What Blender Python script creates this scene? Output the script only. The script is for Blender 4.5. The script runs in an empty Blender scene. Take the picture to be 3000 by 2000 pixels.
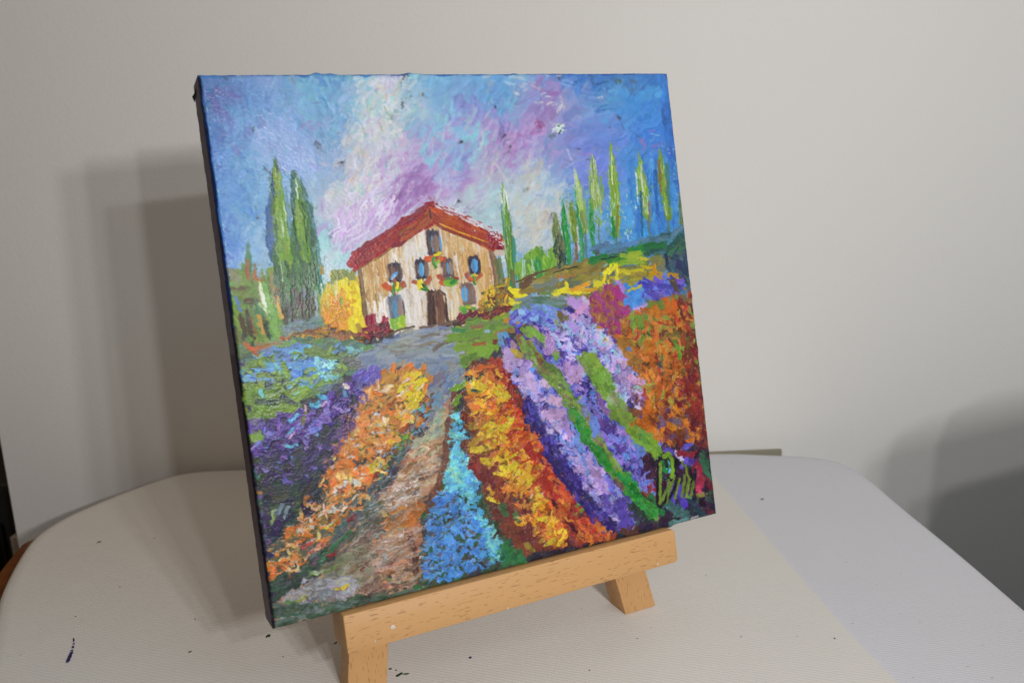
import bpy, bmesh, math, random
from mathutils import Vector, Matrix
R=math.radians
LAMPS=[((.032,-.994,.104),.010,.51),((.045,-.974,.222),.010,.31),((.136,-.984,.117),.012,.58),((.183,-.973,.139),.018,.77),((.109,-.969,.224),.012,.48)]
SOFTP=(.6,-1.05,1.2);SOFT=3.4;SOFTC=(.56,.86,1.08);WC=(1,.80,.60);WS=.40
scene=bpy.context.scene
# ---------------------------------------------------------------- camera
cam=bpy.data.cameras.new('camera');co=bpy.data.objects.new('camera',cam);scene.collection.objects.link(co);scene.camera=co
RT=Vector((0.90002538,-0.43487472,-0.02895325));DN=Vector((-0.1287506,-0.20182234,-0.97092277));FW=Vector((0.41638636,0.87758288,-0.23763561))
m=Matrix.Identity(4)
for i in range(3):m[i][0]=RT[i];m[i][1]=-DN[i];m[i][2]=-FW[i]
m[0][3],m[1][3],m[2][3]=-0.04258407,-0.29813031,0.217933
co.matrix_world=m
cam.sensor_width=36;cam.lens=31.2;cam.clip_start=.01;cam.clip_end=50
cam.dof.use_dof=True;cam.dof.focus_distance=.365;cam.dof.aperture_fstop=14
# ---------------------------------------------------------------- world and lamps
w=bpy.data.worlds.new('World');scene.world=w;w.use_nodes=True
bg=w.node_tree.nodes['Background'];bg.inputs[0].default_value=(*WC,1);bg.inputs[1].default_value=WS
scene.view_settings.view_transform='Standard';scene.view_settings.look='None';scene.view_settings.exposure=0;scene.view_settings.gamma=1
TLC=Vector((0,.0425,.238))
def area(name,loc,aim,size,power,col,sy=None):
    l=bpy.data.lights.new(name,'AREA');l.shape='RECTANGLE';l.size=size;l.size_y=sy or size;l.energy=power;l.color=col
    o=bpy.data.objects.new(name,l);scene.collection.objects.link(o);o.location=loc
    o.rotation_euler=(Vector(aim)-Vector(loc)).to_track_quat('-Z','Y').to_euler();return o
# five small lamps in a row behind the camera, each throwing its own shadow on the wall, and one broad soft light
for (d,s,p) in LAMPS:
    v=Vector(d).normalized();area('lamp_light',TLC+v*.6,(.25,.2,.15),s,p,(1,1,1.01))
area('soft_room_light',SOFTP,(.15,.1,0),.8,SOFT,SOFTC)
# ---------------------------------------------------------------- the picture on the canvas
# Brush and palette-knife strokes laid one by one into a colour sheet PC and a relief sheet PH (numpy), which
# become the vertex colours and the real relief of the painted surface. Positions are measured on the canvas.
import numpy as np
PN = 860
rng = np.random.default_rng(7)
CORN = np.array([[580.5,217],[1959,214],[2104,1502],[799,1847]],float)
def _homog():
    A=[];b=[]
    for (x,y),(u,v) in zip(CORN,[(0,0),(1,0),(1,1),(0,1)]):
        A.append([x,y,1,0,0,0,-u*x,-u*y]);b.append(u)
        A.append([0,0,0,x,y,1,-v*x,-v*y]);b.append(v)
    h=np.linalg.solve(np.array(A),np.array(b));return np.append(h,1).reshape(3,3)
HM=_homog()
def to_c(p):
    p=np.asarray(p,float).reshape(-1,2)
    q=np.c_[p,np.ones(len(p))]@HM.T
    return q[:,:2]/q[:,2:]*PN
def vnoise(n,cell,seed,ax=None):
    r=np.random.default_rng(seed);cx,cy=(cell,cell) if ax is None else ax
    gx,gy=int(n/cx)+3,int(n/cy)+3
    g=r.random((gy,gx));y=np.arange(n)/cy;x=np.arange(n)/cx
    yi=y.astype(int);xi=x.astype(int);fy=y-yi;fx=x-xi
    fy=fy*fy*(3-2*fy);fx=fx*fx*(3-2*fx)
    a=g[yi][:,xi]*(1-fx)+g[yi][:,xi+1]*fx;b=g[yi+1][:,xi]*(1-fx)+g[yi+1][:,xi+1]*fx
    return a*(1-fy)[:,None]+b*fy[:,None]
NM=1024
NF=vnoise(NM,2.2,1)*.5+vnoise(NM,5,2)*.5
NG=vnoise(NM,9,3)*.6+vnoise(NM,3.5,4)*.4
N1=np.convolve(np.random.default_rng(5).random(4096),[.2,.6,.2],'same')
N1=(N1-N1.min())/(N1.max()-N1.min())
PC=np.zeros((PN,PN,3));PH=np.zeros((PN,PN))
def V(*c):return np.array(c,float)
def stroke(path,w,col,col2=None,op=1.,h=.5,rag=.5,dry=0.,tip=0,br=.10):
    """path: points on the canvas, w: half width; tip 0 blunt, 1 pointed at both ends, 2 pointed at the first point"""
    P=to_c(path);m=np.mean(np.asarray(path,float).reshape(-1,2),0)
    J=to_c([m,m+(10,0),m+(0,10)]);sc=(np.linalg.norm(J[1]-J[0])+np.linalg.norm(J[2]-J[0]))/20
    w=max(w*sc,.55);pad=w*1.3+1
    x0=int(max(0,P[:,0].min()-pad));x1=int(min(PN,P[:,0].max()+pad+1));y0=int(max(0,P[:,1].min()-pad));y1=int(min(PN,P[:,1].max()+pad+1))
    if x1<=x0 or y1<=y0:return
    X,Y=np.meshgrid(np.arange(x0,x1)+.5,np.arange(y0,y1)+.5)
    if len(P)==1:P=np.array([P[0],P[0]+(.01,0)])
    seg=np.linalg.norm(np.diff(P,axis=0),axis=1)+1e-9;tot=seg.sum();acc=0
    D=np.full(X.shape,1e9);S=np.zeros(X.shape);G=np.zeros(X.shape);OV=np.zeros(X.shape)
    for i in range(len(seg)):
        d=(P[i+1]-P[i])/seg[i];rx=X-P[i,0];ry=Y-P[i,1]
        t0=rx*d[0]+ry*d[1];t=np.clip(t0,0,seg[i]);qx=rx-t*d[0];qy=ry-t*d[1];dd=np.hypot(qx,qy)
        k=dd<D;D=np.where(k,dd,D);S=np.where(k,(acc+t)/tot,S);G=np.where(k,rx*-d[1]+ry*d[0],G)
        ov=np.zeros(X.shape)
        if i==0:ov=np.maximum(ov,-t0)
        if i==len(seg)-1:ov=np.maximum(ov,t0-seg[i])
        OV=np.where(k,ov,OV);acc+=seg[i]
    if tip==1:pw=np.sqrt(np.clip(1-(2*S-1)**2,.01,1))
    elif tip==2:pw=np.clip(.2+S*2.6,0,1)*np.clip(1.5-S*.72,.6,1)
    else:pw=1.
    ox,oy=rng.integers(0,NM-X.shape[1]) if X.shape[1]<NM else 0,rng.integers(0,NM-X.shape[0]) if X.shape[0]<NM else 0
    n=NG[oy:oy+X.shape[0],ox:ox+X.shape[1]];nf=NF[oy:oy+X.shape[0],ox:ox+X.shape[1]]
    b=N1[((G*1.1).astype(int)+rng.integers(200,3800))%4096]
    lat=np.sqrt(np.maximum(D*D-OV*OV,0));cp=.22+b*b*(.4+1.1*rag)
    e=np.hypot(lat/(w*pw),OV/(w*cp))+rag*(n-.5)*1.3
    a=np.clip((1.06-e)/.28,0,1)
    if dry>0:a=a*np.clip((nf-dry*.62-.12*(S if tot>6 else 0))*7+.5,0,1)
    a=a*op;A=a[...,None]
    c=np.asarray(col,float)*(1+rng.normal(0,.03))
    if col2 is not None:
        mix=np.clip((b-.5)*2.4+.5+(n-.5)*.8,0,1)[...,None];c=c*(1-mix)+np.asarray(col2,float)*mix
    c=c*(1+br*2*(b-.5))[...,None]
    PC[y0:y1,x0:x1]=PC[y0:y1,x0:x1]*(1-A)+c*A
    rid=np.exp(-((e-.8)/.18)**2)*(.3+.35*min(h,1.4))
    hh=PH[y0:y1,x0:x1]
    PH[y0:y1,x0:x1]=hh*(1-.65*a)+a*h*(.45+.45*b+rid)+.0*hh
def inpoly(pts,poly):
    pts=np.asarray(pts,float);poly=np.asarray(poly,float);r=np.zeros(len(pts),bool);j=len(poly)-1
    for i in range(len(poly)):
        a,b=poly[i],poly[j]
        c=((a[1]>pts[:,1])!=(b[1]>pts[:,1]))&(pts[:,0]<(b[0]-a[0])*(pts[:,1]-a[1])/(b[1]-a[1]+1e-9)+a[0]);r^=c;j=i
    return r
def rpts(poly,n):
    poly=np.asarray(poly,float);lo,hi=poly.min(0),poly.max(0);out=np.zeros((0,2))
    while len(out)<n:
        q=lo+(hi-lo)*rng.random((n*3,2));out=np.vstack([out,q[inpoly(q,poly)]])
    return out[:n]
def pal(ps):
    c=ps[rng.integers(len(ps))];return np.array(c,float)
def dab(x,y,l,w,ang,col,**k):
    t=np.radians(ang);d=np.array([np.cos(t),np.sin(t)])*l*.56;bend=k.pop('bend',0)
    p=np.array([x,y]);q=[p-d,p+np.array([-d[1],d[0]])*bend,p+d] if bend else [p-d,p+d]
    stroke(q,w,col,**k)
def scat(poly,ps,n,l,w,ang,ja=15,jc=10,**k):
    """n strokes over a patch: palette ps, length l, half width w, angle ang (degrees, clockwise from right)"""
    two=k.pop('two',True)
    for x,y in rpts(poly,n):
        c=pal(ps)+rng.normal(0,jc,3)*.6+rng.normal(0,jc)*.6;c2=pal(ps) if two and rng.random()<.5 else None
        a=(ang(x,y) if callable(ang) else ang)+rng.normal(0,ja)
        dab(x,y,l*rng.uniform(.6,1.4),w*rng.uniform(.6,1.35),a,np.clip(c,8,250),col2=c2,bend=rng.normal(0,.18),**k)
def strip(line,hw,ps,n,l,w,ang=None,ja=20,rel=None,jc=10,side=(-1,1),t=(0,1),**k):
    """strokes along a row of the field; hw half width of the row (number or pair for both ends)"""
    L=np.asarray(line,float);sg=np.linalg.norm(np.diff(L,axis=0),axis=1);cs=np.r_[0,np.cumsum(sg)]/sg.sum()
    hw=np.atleast_1d(np.asarray(hw,float));hw=hw if len(hw)>1 else np.r_[hw,hw]
    for _ in range(n):
        s=rng.uniform(*t);i=min(np.searchsorted(cs,s,side='right')-1,len(sg)-1);f=(s-cs[i])/(cs[i+1]-cs[i])
        p=L[i]*(1-f)+L[i+1]*f;d=(L[i+1]-L[i])/sg[i];nn=np.array([-d[1],d[0]])
        o=rng.uniform(*side)*(hw[0]*(1-s)+hw[1]*s);p=p+nn*o
        a=np.degrees(np.arctan2(d[1],d[0]))+(rel or 0) if ang is None else ang
        c=pal(ps)+rng.normal(0,jc,3)*.6+rng.normal(0,jc)*.6;c2=pal(ps) if rng.random()<.5 else None
        dab(p[0],p[1],l*rng.uniform(.6,1.4),w*rng.uniform(.6,1.35),a+rng.normal(0,ja),np.clip(c,8,250),col2=c2,bend=rng.normal(0,.2),**k)
def polyf(poly,col,n=None,w=9,ang=80,op=1.,**k):
    """fill a patch evenly with overlapping strokes of one colour"""
    poly=np.asarray(poly,float);a=abs(np.dot(poly[:,0],np.roll(poly[:,1],1))-np.dot(poly[:,1],np.roll(poly[:,0],1)))/2
    scat(poly,[col],n or int(a/(w*w*2.2))+8,w*3,w,ang,8,5,op=op,**k)

# ---- sky: colours read over the canvas, row by row
SKY={230:[(600,65,110,160),(650,72,120,168),(700,112,148,188),(750,122,145,198),(800,125,145,195),(850,140,165,192),(900,85,140,190),(950,72,122,186),(1000,115,170,190),(1050,120,176,195),(1100,205,202,216),(1150,185,172,205),(1200,125,180,200),(1250,115,165,205),(1300,120,170,205),(1350,115,160,205),(1400,105,155,205),(1450,100,155,205),(1500,110,165,205),(1550,120,160,200),(1600,110,140,200),(1660,75,125,195),(1700,60,115,190),(1750,70,120,185),(1800,80,130,185),(1850,75,120,180),(1900,60,115,185),(1950,65,120,190)],
270:[(600,65,110,160),(650,92,92,150),(700,90,110,170),(750,90,140,195),(800,110,150,205),(850,118,150,200),(900,110,170,190),(950,115,170,195),(1000,110,150,200),(1050,180,182,212),(1100,135,190,195),(1150,205,200,205),(1200,170,190,205),(1250,120,165,205),(1300,115,165,205),(1350,120,155,205),(1400,110,160,205),(1450,95,145,205),(1500,110,170,205),(1550,150,140,195),(1600,152,122,178),(1660,130,140,190),(1700,120,140,200),(1750,65,115,180),(1800,95,155,200),(1850,80,140,205),(1900,80,150,205),(1955,75,145,205)],
320:[(605,75,110,170),(640,98,96,160),(700,100,145,195),(750,90,140,190),(800,110,150,200),(850,115,165,205),(900,115,170,200),(950,100,150,195),(1000,110,150,205),(1050,125,180,200),(1100,170,190,188),(1150,150,195,190),(1200,160,198,195),(1250,165,185,200),(1300,125,170,200),(1350,122,125,186),(1400,130,140,200),(1450,110,165,205),(1500,115,180,205),(1550,145,130,185),(1600,150,120,175),(1660,150,150,195),(1700,130,155,200),(1750,110,150,200),(1800,90,150,205),(1850,75,140,205),(1900,70,130,205),(1965,65,120,200)],
370:[(610,75,120,180),(650,85,135,185),(700,110,150,205),(750,125,155,205),(800,150,160,205),(850,125,160,210),(900,130,152,200),(950,110,155,195),(1000,110,150,190),(1050,165,175,195),(1100,208,208,212),(1150,175,186,195),(1200,140,170,200),(1250,150,160,200),(1300,140,190,200),(1350,130,150,205),(1400,150,130,190),(1450,150,112,178),(1500,140,130,195),(1550,168,140,195),(1600,150,140,185),(1660,145,120,180),(1700,115,130,195),(1750,110,130,195),(1800,100,145,205),(1850,75,135,205),(1900,70,125,205),(1970,65,120,200)],
420:[(615,70,115,180),(650,80,110,175),(700,100,145,195),(750,125,160,205),(800,145,165,210),(850,140,165,210),(900,135,155,200),(950,120,160,195),(1000,115,155,195),(1050,182,182,182),(1100,200,203,212),(1150,190,188,205),(1200,190,165,205),(1250,160,130,190),(1300,130,175,205),(1350,130,140,200),(1400,130,190,205),(1440,150,165,190),(1480,160,112,172),(1520,178,150,205),(1560,165,140,190),(1600,130,152,195),(1650,128,140,192),(1700,110,130,200),(1750,105,135,205),(1800,100,130,205),(1850,85,125,205),(1900,65,115,200),(1975,70,128,205)],
470:[(618,70,120,185),(650,85,130,190),(700,95,150,195),(750,105,155,200),(800,130,160,205),(850,140,165,215),(900,145,170,215),(950,125,160,205),(1000,150,160,200),(1050,192,180,182),(1100,182,182,208),(1150,175,190,202),(1200,185,165,205),(1250,175,145,195),(1300,150,160,205),(1350,130,140,200),(1400,150,160,200),(1450,160,165,182),(1500,165,125,182),(1550,160,140,190),(1600,145,160,205),(1660,138,142,192),(1700,115,135,205),(1750,115,130,210),(1800,110,130,205),(1850,70,140,205),(1900,100,140,200),(1950,60,120,200),(1988,60,110,190)],
520:[(625,75,130,190),(650,80,130,195),(700,110,150,200),(750,120,165,200),(800,110,160,195),(900,130,165,205),(950,135,165,200),(1000,152,166,192),(1050,186,180,190),(1100,195,190,210),(1150,185,160,200),(1200,175,140,190),(1250,180,150,195),(1300,155,168,205),(1350,150,122,190),(1400,170,160,190),(1450,175,170,190),(1500,150,170,200),(1550,150,185,205),(1600,148,180,205),(1660,120,150,200),(1700,120,135,200),(1750,105,120,205),(1800,110,130,210),(1850,75,140,205),(1900,65,130,205),(1950,60,120,195),(1995,60,110,180)],
570:[(632,75,130,190),(700,90,140,200),(750,120,165,205),(850,130,165,200),(900,135,165,188),(950,160,180,195),(1000,180,185,190),(1050,198,194,204),(1100,192,175,206),(1150,178,142,195),(1200,142,104,162),(1250,160,122,180),(1300,170,142,190),(1350,175,165,200),(1400,178,188,200),(1450,165,195,200),(1500,170,190,200),(1550,190,195,205),(1600,192,194,205),(1680,112,160,196),(1750,110,130,205),(1820,105,148,205),(1880,80,140,205),(1930,65,120,190),(1998,60,125,200)],
620:[(645,75,125,195),(700,85,145,195),(750,110,160,195),(780,95,145,192),(850,120,160,190),(920,150,185,200),(960,190,185,205),(1000,195,185,210),(1050,198,190,214),(1100,202,198,220),(1150,172,145,192),(1200,188,172,205),(1250,172,188,196),(1320,180,190,204),(1400,162,185,192),(1450,155,190,200),(1500,188,194,200),(1560,180,184,180),(1620,196,192,192),(1660,150,170,200),(1720,92,135,195),(1800,75,150,205),(1850,80,140,205),(1900,75,150,200),(1950,60,130,195),(2005,60,120,200)],
680:[(655,75,120,190),(700,90,140,195),(750,120,165,200),(800,125,165,200),(920,180,190,205),(960,152,194,205),(1000,172,142,200),(1050,192,166,210),(1100,188,165,210),(1170,185,165,205),(1300,198,202,214),(1380,168,190,192),(1450,175,190,205),(1530,175,180,180),(1580,190,185,176),(1620,162,175,190),(1650,178,188,205),(1700,120,160,205),(1770,118,160,205),(1820,85,145,200),(1870,75,145,205),(1920,70,150,205),(2010,65,130,200)],
730:[(665,90,120,200),(700,90,145,205),(740,120,172,212),(780,150,175,205),(900,160,190,205),(940,165,200,206),(980,188,204,214),(1020,145,204,205),(1060,172,198,202),(1200,190,190,200),(1400,180,190,195),(1460,202,208,214),(1530,135,168,202),(1580,172,174,178),(1620,150,165,195),(1700,92,150,205),(1780,98,158,205),(1850,75,132,184),(1900,75,122,172),(1950,70,140,195),(2015,80,150,200)],
790:[(668,100,140,210),(720,138,178,210),(780,150,180,205),(940,178,200,210),(980,198,204,214),(1012,142,200,200),(1045,196,198,204),(1200,190,190,200),(1460,180,190,200),(1530,110,160,205),(1600,130,165,200),(1700,80,120,160),(1850,70,110,140),(2020,70,110,130)]}
_sp=to_c([(r[0],y) for y,v in SKY.items() for r in v]);_sc=np.array([r[1:] for v in SKY.values() for r in v],float)
def skyc(cx,cy):
    d=((_sp-(cx,cy))**2).sum(1);w=1/(d+40)**2.2;return (w[:,None]*_sc).sum(0)/w.sum()
PC[:]=(60,60,70)
SKYP=[(578,212),(1962,210),(2030,840),(640,900)]
_HI=np.linalg.inv(HM)
def sang(x,y):
    if x<980:return 82
    if x<1650:return -52+12*np.sin(x/90.)
    return -30+25*np.sin(x/60.+y/80.)
def skylayer(n,l,w,jc,**k):
    pts=rpts([(575,205),(1965,205),(2035,860),(640,930)],n)
    cc=to_c(pts)
    for (x,y),c in zip(pts,cc):
        j=rng.normal(0,6,2);col=skyc(c[0]+j[0],c[1]+j[1]);col=np.clip(col+rng.normal(0,jc)+rng.normal(0,jc*.5,3),20,232)
        c2=np.clip(skyc(*(c+rng.normal(0,26,2)))+rng.normal(0,8),20,232)
        dab(x,y,l*rng.uniform(.5,1.5),w*rng.uniform(.5,1.4),sang(x,y)+rng.normal(0,28),col,col2=c2,bend=rng.normal(0,.25),**k)
skylayer(900,60,24,4,op=1,h=.15,rag=.3,br=.04)
skylayer(1500,38,11,5,op=.8,h=.3,rag=.7,br=.05)
skylayer(1500,24,6,7,op=.6,h=.4,rag=.9,dry=.35,br=.06)
skylayer(900,18,3,10,op=.6,h=.5,rag=.6,dry=.3,br=.06)
CL=[(1050,220),(1220,225),(1210,300),(1160,420),(1200,520),(1120,620),(980,640),(960,560),(1040,480),(1010,400),(1060,330)]
scat(CL,[(206,206,214),(196,200,216),(206,202,196),(186,194,208)],120,30,6,-55,30,5,op=.6,h=.8,dry=.35)
scat(CL,[(150,200,190),(150,190,205),(205,190,150),(190,165,205)],90,18,3.5,-60,30,6,op=.65,h=.6,dry=.4)
LV=[(1120,460),(1260,350),(1350,330),(1440,330),(1600,370),(1580,470),(1450,500),(1330,560),(1250,600),(1150,640),(1030,740),(960,700),(1010,640),(1090,600)]
scat(LV,[(172,136,188),(164,126,184),(184,152,200),(192,178,214),(170,180,208)],230,32,6,-50,24,6,op=.5,h=.6,dry=.4)
scat([(1140,540),(1240,480),(1280,560),(1200,620),(1130,620)],[(150,108,168),(160,118,176),(134,96,156)],60,34,5,-48,14,6,op=.5,h=.6,dry=.3)
scat([(960,640),(1100,560),(1180,600),(1100,680),(1000,740)],[(205,200,222),(190,160,206),(214,206,226)],110,36,3.2,-60,22,5,op=.8,h=.7,dry=.3)
scat([(1300,300),(1440,330),(1420,440),(1370,500),(1250,480),(1200,420)],[(130,196,206),(140,190,210),(128,168,208),(130,132,194)],80,28,6,-62,20,6,op=.55,h=.7,dry=.3)
for x,y,l,w,a,c in [(1385,345,60,5,-62,(150,205,200)),(1375,365,44,4,-58,(205,200,205)),(1432,335,40,3.5,-55,(205,200,215)),(1415,415,55,5,-78,(212,208,198)),(1395,390,60,8,-75,(125,205,205)),(1380,400,36,9,-30,(120,208,212)),(1455,465,40,4,-70,(200,196,190)),(1470,500,70,5,60,(200,196,192)),(1440,500,50,5,-75,(200,190,180)),(1160,420,34,2.4,75,(95,95,160)),(1135,480,34,1.6,88,(90,110,160)),(1138,330,50,3,60,(150,140,90)),(1118,370,40,2.5,65,(170,150,80)),(1070,385,30,3.5,70,(120,110,90)),(1047,320,46,4,35,(205,205,220)),(1750,470,28,2.5,-55,(190,205,235)),(1640,520,44,3,-55,(150,185,225)),(1672,455,40,4.5,70,(205,215,235)),(1590,440,30,3,-55,(190,190,205)),(1875,360,46,3,28,(110,175,225)),(1920,395,34,2.5,8,(170,215,225)),(1912,410,22,4,-30,(130,185,225)),(1925,425,40,4,-18,(175,110,180)),(1912,384,16,4,-10,(180,110,175)),(1885,420,22,6,50,(205,115,160)),(1960,370,26,4,80,(95,110,60)),(1966,395,20,4.5,80,(55,60,100)),(1966,420,20,3.5,80,(80,80,80)),(1700,235,40,3,-30,(60,90,150)),(1735,235,30,6,80,(70,85,120)),(1814,242,18,5,10,(85,85,60)),(1860,242,18,5,30,(100,90,70)),(1760,244,60,2.2,-12,(45,60,110)),(1852,265,18,3,-40,(90,100,100)),(1955,300,34,3.5,85,(75,110,140)),(1810,345,22,2.4,75,(70,70,70)),(1825,370,24,2.2,65,(65,75,90)),(1850,385,16,2.2,-25,(90,60,60)),(1870,400,14,2.2,40,(90,60,80)),(1774,325,7,2.5,0,(50,60,70)),(1788,374,8,2.5,-30,(60,70,80)),(1760,287,18,4,10,(215,200,200)),(1773,262,9,3,80,(210,205,215)),(1650,300,36,5,75,(205,200,190)),(1640,320,22,5,-60,(215,210,200)),(1530,225,26,6,30,(200,205,195)),(1575,258,34,5,20,(205,195,190)),(1430,225,22,5,-20,(195,190,180)),(1440,245,16,6,-50,(195,185,175)),(1433,268,16,4,-50,(200,195,190)),(1495,245,26,4,10,(200,205,215)),(1445,300,14,2.4,75,(190,205,210)),(1515,230,40,5,10,(210,210,205)),(1620,400,14,6,0,(60,80,70)),(1580,372,26,9,80,(148,55,110)),(1588,368,16,8,70,(140,45,100)),(1565,385,20,6,-60,(175,90,150)),(1630,275,40,5,-12,(120,80,150)),(1610,270,50,6,15,(150,95,150)),(650,268,34,6,40,(105,75,135)),(690,280,30,7,20,(98,85,150)),(632,300,50,9,60,(95,88,150)),(640,320,40,7,75,(92,88,150)),(725,390,36,8,-55,(95,100,170)),(655,385,26,5,30,(95,90,150)),(695,440,30,5,80,(135,100,170)),(900,365,36,7,-35,(150,120,180)),(930,370,40,8,-30,(150,130,185)),(925,488,22,6,30,(135,120,190)),(860,240,22,4.5,70,(85,105,115)),(930,302,34,3,-8,(105,110,165)),(855,213,60,6,-8,(195,200,205)),(925,235,24,5,40,(190,200,210)),(960,215,70,9,8,(75,120,185)),(980,235,40,10,60,(80,125,190)),(792,425,36,1.5,78,(130,70,110)),(797,445,22,1.4,60,(140,90,150))]:
    dab(x,y,l*.8,w,a,.72*np.array(c)+.28*skyc(*to_c([(x,y)])[0]),op=.62,h=.6,rag=1.2,dry=.32,tip=1 if w<4 else 0,bend=.08)
for x,y in rpts([(1480,215),(1640,215),(1660,330),(1500,320)],18):dab(x,y,10,3,rng.uniform(-40,20),(196,196,200),op=.6,h=.9,rag=1.2,dry=.2)
# loaded white lump with dark flecks
for x,y in rpts([(1622,372),(1640,358),(1656,376),(1640,392),(1624,386)],16):dab(x,y,9,3,rng.uniform(-60,20),(190,205,205) if rng.random()<.75 else (60,80,70),h=1.3,rag=.9)
# right margin: deeper blue, flecked
scat([(1935,215),(1960,215),(2030,840),(1985,830)],[(58,112,190),(62,118,196),(66,110,178),(50,90,150)],190,36,7,82,10,8,op=.75,h=.3,dry=.25)
for x,y in rpts([(1955,430),(1985,430),(2025,780),(2000,780)],70):dab(x,y,3,1.5,0,(165,195,225),h=.9,op=.9)
scat([(1850,480),(1990,470),(2000,700),(1840,720)],[(70,140,205),(85,155,212),(66,120,190),(58,105,178)],120,50,6,86,6,8,op=.6,h=.35,dry=.3)
# pale clouds over the right-hand trees
scat([(1480,520),(1560,470),(1650,540),(1680,640),(1600,760),(1515,740),(1500,600)],[(198,200,198),(190,196,196),(168,188,200),(192,184,164)],120,34,7,-50,30,6,op=.45,h=.7,dry=.45)

# ---- left bank
YG=[(112,150,58),(98,136,52),(126,146,62),(84,118,58),(92,122,76)]
scat([(655,830),(700,800),(770,800),(1000,850),(1010,960),(900,990),(690,1030)],YG,260,44,8,80,12,10,op=.9,h=.5,dry=.1)
scat([(655,800),(700,795),(705,840),(665,845)],[(120,125,90),(110,140,70)],20,26,8,30,20,8,h=.6)
for x,y,l,w,a,c in [(672,815,50,16,20,(125,128,100)),(672,832,36,8,-10,(110,145,72)),(700,848,60,12,-8,(92,85,55)),(705,860,50,9,5,(108,128,62)),(745,880,50,8,-4,(82,68,46)),(760,868,40,8,10,(100,125,60)),(688,900,70,5,72,(108,148,48)),(672,905,60,7,78,(90,125,200)),(700,890,40,5,70,(88,125,200)),(712,950,60,9,72,(78,62,44)),(735,965,60,9,70,(72,56,42)),(728,930,40,6,78,(66,50,40)),(698,985,60,13,70,(92,98,56)),(768,925,100,9,68,(60,112,76)),(782,960,70,6,72,(36,48,36)),(790,890,130,17,72,(112,162,76)),(776,880,110,6,74,(202,208,190)),(800,930,100,13,78,(118,165,80)),(745,955,60,5,70,(120,90,40)),(765,950,50,6,72,(190,140,40)),(731,760,90,9,86,(72,122,88)),(728,790,60,7,88,(150,90,50)),(748,790,30,4,86,(150,110,70)),(800,830,80,5,85,(130,110,60)),(757,815,30,6,30,(165,105,50))]:
    dab(x,y,l,w,a,c,h=.6,rag=.6,bend=.05,tip=1 if l>55 else 0)
# tall twin cypress left
for p,w,c in [([(800,545),(790,620),(790,700),(800,765)],11,(52,98,156)),([(884,530),(905,620),(922,720),(932,820)],15,(60,112,100)),([(900,600),(925,720),(938,800)],12,(84,138,140)),
 ([(808,478),(816,560),(828,680),(838,800),(850,900)],25,(70,108,62)),([(866,508),(876,590),(892,700),(905,800),(905,900)],26,(62,100,66)),([(806,484),(812,560),(822,660)],16,(96,134,60)),([(872,520),(884,600),(900,700)],13,(92,132,58))]:
    stroke(p,w,c,col2=np.array(c)*.8,h=.5,rag=.6,tip=2,br=.2)
scat([(806,640),(905,640),(930,760),(935,850),(905,910),(880,945),(850,960),(820,900),(804,800)],[(60,96,62),(72,112,66),(52,88,66),(46,74,56)],150,56,5,85,4,8,h=.6,op=.85)
scat([(812,560),(828,560),(850,720),(855,800),(822,780)],[(120,160,62),(108,148,58),(136,168,84),(96,136,60)],80,44,3.6,84,4,10,h=.9,op=.9,dry=.15)
scat([(868,580),(882,590),(902,700),(905,760),(884,740),(872,666)],[(108,148,52),(120,156,66),(92,130,54)],50,44,4,81,3,10,h=.9,op=.9,dry=.1)
scat([(800,780),(925,800),(915,870),(820,880)],[(70,112,66),(56,90,62),(88,124,72),(44,70,54)],80,42,4,84,5,10,h=.7,dry=.2)
for p,w,c in [([(806,488),(812,560)],7,(128,152,60)),([(820,500),(822,560)],6,(122,150,66)),([(868,520),(874,585)],4,(196,210,190)),([(838,545),(846,620),(852,700)],5,(110,150,175)),([(832,590),(840,650)],2.5,(200,215,200)),([(826,640),(832,700)],2.5,(195,208,185)),([(852,560),(862,640),(872,720)],1.6,(32,50,44)),([(884,590),(898,680),(905,760)],2,(30,56,48)),([(822,760),(832,830)],1.8,(170,185,165)),([(858,500),(862,560),(864,620)],7,(44,100,88)),([(800,520),(802,580)],4,(26,56,104))]:
    stroke(p,w,c,h=.9,rag=.7,tip=1,dry=.1)
scat([(830,860),(930,860),(920,970),(850,965)],[(60,86,56),(70,58,42),(92,120,80),(100,110,130),(46,60,48)],80,44,5,84,5,8,h=.5)
for p,w,c in [([(831,900),(840,960)],6,(60,42,34)),([(858,890),(862,950)],7,(66,52,40)),([(890,880),(892,950)],7,(72,64,60)),([(912,880),(910,955)],9,(62,66,50)),([(936,790),(940,830),(938,860)],7,(30,110,88)),([(944,780),(946,800)],5,(170,130,50)),([(943,830),(948,900)],3.5,(190,205,195)),([(952,850),(958,905)],8,(92,140,66)),([(926,850),(930,930)],4,(150,170,190)),([(812,870),(826,930)],7,(190,150,60)),([(812,840),(808,890)],4,(120,80,50))]:
    stroke(p,w,c,h=.6,rag=.8)
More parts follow.
